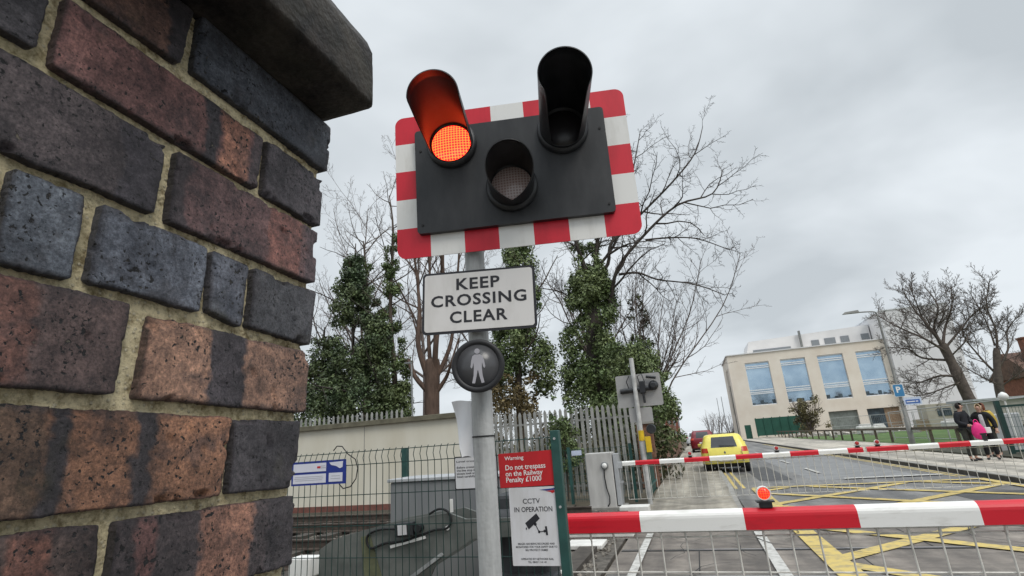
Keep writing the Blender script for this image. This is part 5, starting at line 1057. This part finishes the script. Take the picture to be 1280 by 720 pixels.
# ------------------------------------------------------------------ cars
def car(name, label, levels, paint, glass_lv, tail_lv, bump_lv, wheels, x, y, track, wr=.29, extra=None, cat='car'):
    t = thing(name, label, cat, (x, y, 0)); nR, nS, nC = 9, 18, 4; loops = []
    for z, yr, yf, hw, rc in levels:
        P = []; L = yf - yr; c = min(rc, L * .3, hw * .8)
        def arc(cx, cy, a0): return [(cx + c * math.cos(R(a0 + 90 * i / nC)), cy + c * math.sin(R(a0 + 90 * i / nC))) for i in range(nC + 1)]
        def line(a, b, n): return [(a[0] + (b[0] - a[0]) * i / n, a[1] + (b[1] - a[1]) * i / n) for i in range(1, n)]
        bow = .05
        A = arc(hw - c, yr + c, 270); B = arc(hw - c, yf - c, 0); Cc = arc(-hw + c, yf - c, 90); D = arc(-hw + c, yr + c, 180)
        for arcp, nxt, n in ((D, A, nR), (A, B, nS), (B, Cc, nR), (Cc, D, nS)): P += arcp + line(arcp[-1], nxt[0], n)
        loops.append([(px, py - bow * (1 - (px / hw) ** 2) * (1 if py < (yr + yf) / 2 else -1), z) for px, py in P])
    n = len(loops[0]); segs = []                                 # what each column of faces is
    for nm, k in (('corner', nC), ('rear', nR), ('corner', nC), ('right', nS), ('cornerf', nC), ('front', nR), ('cornerf', nC), ('left', nS)):
        for i in range(k): segs.append((nm, i, k))
    parts = {}
    for lv in range(len(levels) - 1):
        for j in range(n):
            nm, i, k = segs[j]; p = 'body'
            if lv in glass_lv:
                if nm == 'rear' and 0 < i < k - 1: p = 'rear_window'
                if nm == 'front' and 0 < i < k - 1: p = 'windscreen'
                if nm in ('right', 'left') and 2 <= (i if nm == 'right' else k - 1 - i) <= k - 4 and (i if nm == 'right' else k - 1 - i) not in (9,): p = 'side_window_' + nm
            if lv in tail_lv and nm == 'corner' and (1 <= i if j < nC + 1 else i <= 2): p = 'tail_lamp_l' if j < nC + 1 else 'tail_lamp_r'
            if lv in bump_lv: p = 'bumper'
            parts.setdefault(p, []).append((lv, j))
    def build(fs, nm, m):
        vs = []; ff = []; ix = {}
        for lv, j in fs:
            f = []
            for a, b in ((lv, j), (lv, (j + 1) % n), (lv + 1, (j + 1) % n), (lv + 1, j)):
                if (a, b) not in ix: ix[(a, b)] = len(vs); vs.append(loops[a][b])
                f.append(ix[(a, b)])
            ff.append(tuple(f))
        mb = MB(); mb.add(vs, ff, 0, True)
        if nm == 'body': mb.add(loops[-1], [tuple(range(n))], 0, False)
        return mb.build(nm, m, t)
    mg = M('car_glass', (.02, .022, .026), .08, spec=.7, var=.1); tl = M('red_tail_lamp', (.48, .045, .02), .25, var=.1)
    for p, fs in parts.items():
        build(fs, {'side_window_right': 'side_window', 'side_window_left': 'side_window', 'tail_lamp_l': 'tail_lamp', 'tail_lamp_r': 'tail_lamp'}.get(p, p), paint if p == 'body' else mg if 'wind' in p else tl if 'tail' in p else m_rubber)
    mb = MB(); L0 = levels[0]; mb.box((0, (L0[1] + L0[2]) / 2, L0[0] + .02), (L0[3] * 1.75, (L0[2] - L0[1]) * .93, .05)); mb.build('underside', m_rubber, t)
    for wy in wheels:
        for sx in (-1, 1):
            mb = MB(); mb.lathe([(wr * .6, -.09), (wr * .95, -.09), (wr, -.06), (wr, .06), (wr * .95, .09), (wr * .6, .09)], (sx * track, wy, wr), 'X', 20); w = mb.build('wheel', m_rubber, t)
            mb = MB(); mb.lathe([(wr * .6, -.07), (wr * .3, -.085), (wr * .3, .085), (wr * .6, .07)], (sx * track, wy, wr), 'X', 14); mb.build('rim', m_galv, w)
    if extra: extra(t)
    return t
def make_cars():
    yp = M('yellow_car_paint', (.76, .66, .13), .28, var=.04, spec=.5)
    lv = [(z, a, b, w * 1.05, c) for z, a, b, w, c in [(.20, .16, 3.26, .72, .2), (.34, .07, 3.36, .79, .25), (.50, .0, 3.42, .815, .28), (.64, .02, 3.42, .82, .28), (.74, .05, 3.38, .815, .26), (.86, .10, 3.2, .80, .24), (.92, .13, 2.75, .79, .22), (1.0, .18, 2.45, .755, .2), (1.16, .27, 2.2, .70, .18), (1.31, .36, 1.98, .645, .16), (1.375, .44, 1.85, .60, .16), (1.41, .58, 1.7, .50, .16)]]
    def ex(t):
        mb = MB(); mb.prism([(.0, .80), (.035, .74), (.0, .68), (-.035, .74)], XZ, -.02, .1); mb.build('emblem', m_dgrey, t)
        mb = MB(); mb.box((0, -.045, .50), (.52, .02, .115), bev=.004); mb.build('number_plate', m_boomwhite, t)
        mb = MB()
        for sx in (-1, 1): mb.box((sx * .60, -.012, .62), (.012, .02, .42))
        mb.box((0, -.05, .42), (1.21, .02, .012)); mb.box((0, -.052, .63), (.30, .02, .03)); mb.build('tailgate_seam', m_rubber, t)
        mb = MB(); mb.tube([(-.45, .1, .19), (-.45, -.06, .19)], .025, 8); mb.build('exhaust', m_dgrey, t)
        mb = MB(); mb.box((.1, .07, .98), (.55, .02, .018), rot=Matrix.Rotation(R(5), 3, 'Y')); mb.build('wiper', m_rubber, t)
        for sx in (-1, 1):
            mb = MB(); mb.box((sx * .86, 2.1, 1.0), (.14, .1, .13), bev=.03); mb.build('wing_mirror', yp, t)
        mb = MB(); mb.box((0, .40, 1.352), (.3, .03, .03), bev=.005); mb.build('brake_lamp', MATS['red_tail_lamp'], t)
    car('yellow_car', 'small yellow hatchback seen from behind, waiting beyond the far boom', lv, yp, (6, 7, 8), (4, 5), (0,), (.55, 2.85), .93, 22.3, .735, .28, ex)
    rp = M('dark_red_car_paint', (.17, .012, .020), .25, var=.05, spec=.5)
    lv2 = [(.26, .14, 4.3, .84, .2), (.40, .05, 4.4, .90, .28), (.60, .0, 4.46, .925, .3), (.85, .02, 4.44, .93, .3), (1.0, .06, 4.3, .92, .28), (1.08, .10, 3.5, .90, .26), (1.14, .14, 3.1, .87, .25), (1.36, .26, 2.7, .80, .22), (1.58, .40, 2.35, .73, .2), (1.66, .52, 2.2, .68, .2), (1.70, .72, 2.0, .58, .2)]
    def ex2(t):
        mb = MB(); mb.box((0, -.045, .78), (.52, .02, .115)); mb.build('number_plate', m_boomwhite, t)
        mb = MB()
        for sx in (-.62, .62): mb.box((sx, 1.4, 1.725), (.05, 1.6, .05))
        mb.build('roof_rail', m_galv, t)
    car('red_car', 'dark red estate car parked half on the kerb ahead of the yellow car', lv2, rp, (6, 7), (4, 5), (0,), (.85, 3.6), .42, 44.5, .80, .34, ex2)
    wp = M('white_car_paint', (.60, .61, .64), .3, var=.05)
    for x, y, p, lb in ((-.35, 70, wp, 'white car parked beyond the dark red one'), (.1, 88, M('blue_grey_car_paint', (.12, .15, .22), .3, var=.05), 'blue grey car farthest down the street')):
        car('parked_car', lb, lv2, p, (6, 7), (4, 5), (0,), (.85, 3.6), x, y, .80, .34, None)
make_cars()

# ------------------------------------------------------------------ people on the right pavement
def skin(verts, edges, rad, name, mat, parent, sub=2, root=0, ysc=None):
    me = bpy.data.meshes.new(name + '_cage'); bm = bmesh.new(); ly = bm.verts.layers.skin.verify(); vs = []
    for i, p in enumerate(verts):
        v = bm.verts.new(p); rr = rad[i]; v[ly].radius = rr if isinstance(rr, tuple) else (rr, rr); v[ly].use_root = (i == root); vs.append(v)
    for a, b in edges: bm.edges.new((vs[a], vs[b]))
    bm.to_mesh(me); bm.free(); o = bpy.data.objects.new(name, me); COL.objects.link(o)
    o.modifiers.new('s', 'SKIN').use_smooth_shade = True; sb = o.modifiers.new('u', 'SUBSURF'); sb.levels = sb.render_levels = sub
    bpy.context.view_layer.update(); dg = bpy.context.evaluated_depsgraph_get(); m2 = bpy.data.meshes.new_from_object(o.evaluated_get(dg)); bpy.data.objects.remove(o)
    m2.name = name; m2.materials.clear(); m2.materials.append(mat); m2.polygons.foreach_set('use_smooth', [True] * len(m2.polygons)); o = bpy.data.objects.new(name, m2); COL.objects.link(o); o.parent = parent; return o
m_skin = M('skin_tone', (.45, .27, .20), .55, var=.05)
def person(label, x, y, rz, h, coat, legs, hairm, hair_long, la, ra, top=None, shoes=m_black, coat_len=.50, scarf=None):
    """faces local -Y; la / ra: (elbow, wrist) offsets from the shoulder for the arms on -X and +X"""
    t = thing('person', label, 'person', (x, y, .12), rz); k = h / 1.75
    S = lambda p: Vector(p) * k
    sh = 1.42; hip = .93
    J = [(0, 0, .96), (0, .01, 1.15), (0, .015, 1.33), (0, .01, 1.45), (0, -.005, 1.53), (0, -.02, 1.60), (0, -.022, 1.68),      # 0 pelvis .. 6 crown
         (-.17, .01, sh), (.17, .01, sh), (-.09, 0, .90), (.09, 0, .90), (-.105, -.015, .49), (.115, -.02, .49), (-.115, .02, .09), (.13, .02, .09), (-.13, -.13, .035), (.15, -.13, .035)]
    Rd = [(.135, .10), (.125, .09), (.15, .10), (.06, .055), (.05, .055), (.070, .085), (.062, .078), .06, .06, .085, .085, .056, .056, .04, .04, .032, .032]
    E = [(0, 1), (1, 2), (2, 3), (3, 4), (4, 5), (5, 6), (2, 7), (2, 8), (0, 9), (0, 10), (9, 11), (10, 12), (11, 13), (12, 14), (13, 15), (14, 16)]
    hands = []
    for sgn, s_i, (el, wr) in ((-1, 7, la), (1, 8, ra)):
        e = Vector(J[s_i]) + Vector(el); w = Vector(J[s_i]) + Vector(wr); d = (w - e).normalized(); k0 = len(J)
        J += [tuple(e), tuple(w), tuple(w + d * .06)]; Rd += [.042, .028, (.040, .026)]; E += [(s_i, k0), (k0, k0 + 1), (k0 + 1, k0 + 2)]
        side = d.cross(Vector((0, -1, 0))); side = side.normalized() if side.length > .1 else Vector((1, 0, 0))
        for f in range(4):
            b = w + d * .075 + side * (.024 * (f - 1.5)); q = len(J); J += [tuple(b + d * .035), tuple(b + d * .07 + Vector((0, .0, -.012)))]; Rd += [.010, .008]; E += [(k0 + 2, q), (q, q + 1)]
        q = len(J); J += [tuple(w + d * .045 + side * -.045 * sgn)]; Rd += [.011]; E += [(k0 + 1, q)]
    skin([S(p) for p in J], E, [tuple(a * k for a in r_) if isinstance(r_, tuple) else r_ * k for r_ in Rd], 'body', m_skin, t)
    # face: nose, ears, eyes and mouth set on the head
    mb = MB(); hd = Vector((0, -.02, 1.635))
    mb.add([S(hd + Vector(p)) for p in ((-.014, -.088, -.02), (.014, -.088, -.02), (0, -.115, -.022), (0, -.09, .022))], [(0, 2, 3), (2, 1, 3), (0, 1, 2)])
    for sx in (-1, 1): mb.box(S(hd + Vector((sx * .076, .012, -.005))), (.014 * k, .03 * k, .05 * k), bev=.004)
    mb.build('face', m_skin, t); mb = MB()
    for sx in (-1, 1): mb.box(S(hd + Vector((sx * .03, -.088, .012))), (.022 * k, .008, .010 * k))
    mb.box(S(hd + Vector((0, -.088, -.048))), (.04 * k, .008, .008 * k)); mb.build('features', M('dark_features', (.17, .085, .07), .6), t)
    # hair: a shell round the back and top of the head
    mb = MB(); vs = []; fs = []; nu, nv = 14, 9
    for j in range(nv + 1):
        ph = math.pi * .72 * j / nv * (1.12 if hair_long else 1)
        for i in range(nu + 1):
            th = R(-35) + R(250) * i / nu; f = 1.0
            p = Vector((math.cos(th) * math.sin(ph) * .088, math.sin(th) * math.sin(ph) * .105, math.cos(ph) * .118 + .005)); p += Vector((.004 * nz(i, j, 1, .9), .006 * nz(i, j, 2, .9), 0))
            if hair_long and ph > 1.7: p.z -= .05; p.x *= 1.1
            vs.append(S(hd + Vector((0, .012, 0)) + p))
    for j in range(nv):
        for i in range(nu): a = j * (nu + 1) + i; fs.append((a, a + 1, a + nu + 2, a + nu + 1))
    mb.add(vs, fs, 0, True); o = mb.build('hair', hairm, t); md = o.modifiers.new('thick', 'SOLIDIFY'); md.thickness = .012; md.offset = -1
    # coat, trousers, shoes
    CJ = [(0, .005, 1.455), (0, .01, 1.36), (0, .01, 1.15), (0, .005, .98), (0, 0, .98 - coat_len * .35), J[7], J[8], J[17], J[18], J[17 + 12], J[17 + 13]]
    CR = [(.09, .085), (.20, .14), (.20, .14), (.21, .15), (.215, .155), .10, .10, .078, .060, .078, .060]
    CE = [(0, 1), (1, 2), (2, 3), (3, 4), (1, 5), (1, 6), (5, 7), (7, 8), (6, 9), (9, 10)]
    skin([S(p) for p in CJ], CE, [tuple(a * k for a in r_) if isinstance(r_, tuple) else r_ * k for r_ in CR], 'coat', coat, t, root=2)
    TJ = [(0, 0, .98), J[9], J[10], J[11], J[12], (J[13][0], J[13][1], .13), (J[14][0], J[14][1], .13)]
    skin([S(p) for p in TJ], [(0, 1), (0, 2), (1, 3), (2, 4), (3, 5), (4, 6)], [.14 * k, .10 * k, .10 * k, .074 * k, .074 * k, .062 * k, .062 * k], 'trousers', legs, t)
    for i, j in ((13, 15), (14, 16)): skin([S((J[i][0], J[i][1] + .03, .055)), S((J[i][0], J[i][1] - .06, .05)), S((J[j][0], J[j][1] - .03, .035))], [(0, 1), (1, 2)], [(.05 * k, .05 * k), (.048 * k, .042 * k), (.042 * k, .03 * k)], 'shoe', shoes, t, 2)
    if scarf:
        skin([S((0, -.105, 1.42)), S((0, -.140, 1.25)), S((0, -.142, 1.05)), S((.01, -.15, .86))], [(0, 1), (1, 2), (2, 3)], [(.055 * k, .03 * k), (.062 * k, .022 * k), (.068 * k, .022 * k), (.06 * k, .02 * k)], 'scarf', scarf, t)
    return t
def make_people():
    navy = M('navy_black_cloth', (.012, .013, .018), .85, var=.3, scale=8); blackc = M('black_cloth', (.010, .010, .012), .85, var=.3, scale=8); trs = M('grey_green_cloth', (.040, .042, .036), .9, var=.2, scale=8)
    person('person in a dark jacket and grey green trousers holding a bright pink bag', 7.86, 20.3, R(38), 1.74, navy, trs, M('dark_hair', (.018, .013, .011), .7), False, ((-.07, .02, -.27), (.06, -.19, -.36)), ((.09, -.03, -.26), (.02, -.24, -.34)), coat_len=.38)
    person('person with short fair hair in an open black coat and long pale scarf', 8.42, 20.5, R(-22), 1.66, blackc, blackc, M('fair_hair', (.55, .42, .27), .7), False, ((-.07, .0, -.27), (.02, -.20, -.40)), ((.11, .02, -.26), (.12, -.08, -.48)), coat_len=.62, scarf=M('pale_grey_knit', (.46, .45, .47), .9, var=.1, scale=12))
    person('person with auburn hair in a yellow jacket standing partly behind the fair haired one', 9.02, 21.7, R(-50), 1.70, M('yellow_jacket_cloth', (.50, .35, .06), .8, var=.15, scale=6), trs, M('auburn_hair', (.16, .05, .025), .7), True, ((-.07, .0, -.27), (-.05, -.04, -.52)), ((.07, .02, -.27), (.06, -.02, -.52)), coat_len=.45)
    mb = MB(); bm = bmesh.new(); bmesh.ops.create_icosphere(bm, subdivisions=3, radius=1)
    for v in bm.verts:
        n = v.co.copy(); f = 1 + .10 * nz(n.x, n.y, n.z, 2.2); v.co = Vector((n.x * .175 * f * (1 - .2 * n.z), n.y * .10 * f, n.z * .255 * f))
    bm.verts.index_update(); mb.add([v.co + Vector((8.07, 20.02, .99)) for v in bm.verts], [[v.index for v in f.verts] for f in bm.faces], 0, True); bm.free()
    pk = M('bright_pink_cloth', (.72, .025, .20), .6, var=.12, scale=9); t = thing('pink_bag', 'bright pink bag held in front by the person in the dark jacket', 'bag', (8.07, 20.02, .7)); mb.build('pouch', pk, t, world=True)
    mb = MB(); mb.tube(spline([(8.0, 20.02, 1.2), (8.02, 20.02, 1.30), (8.09, 20.02, 1.31), (8.13, 20.02, 1.2)]), .012, 6); mb.build('strap', pk, t, world=True)
    mb = MB(); mb.box((8.36, 20.16, .99), (.15, .06, .17), bev=.015); tag(mb.build('white_parcel', m_white), 'small white packet held by the fair haired person', 'packet')
make_people()
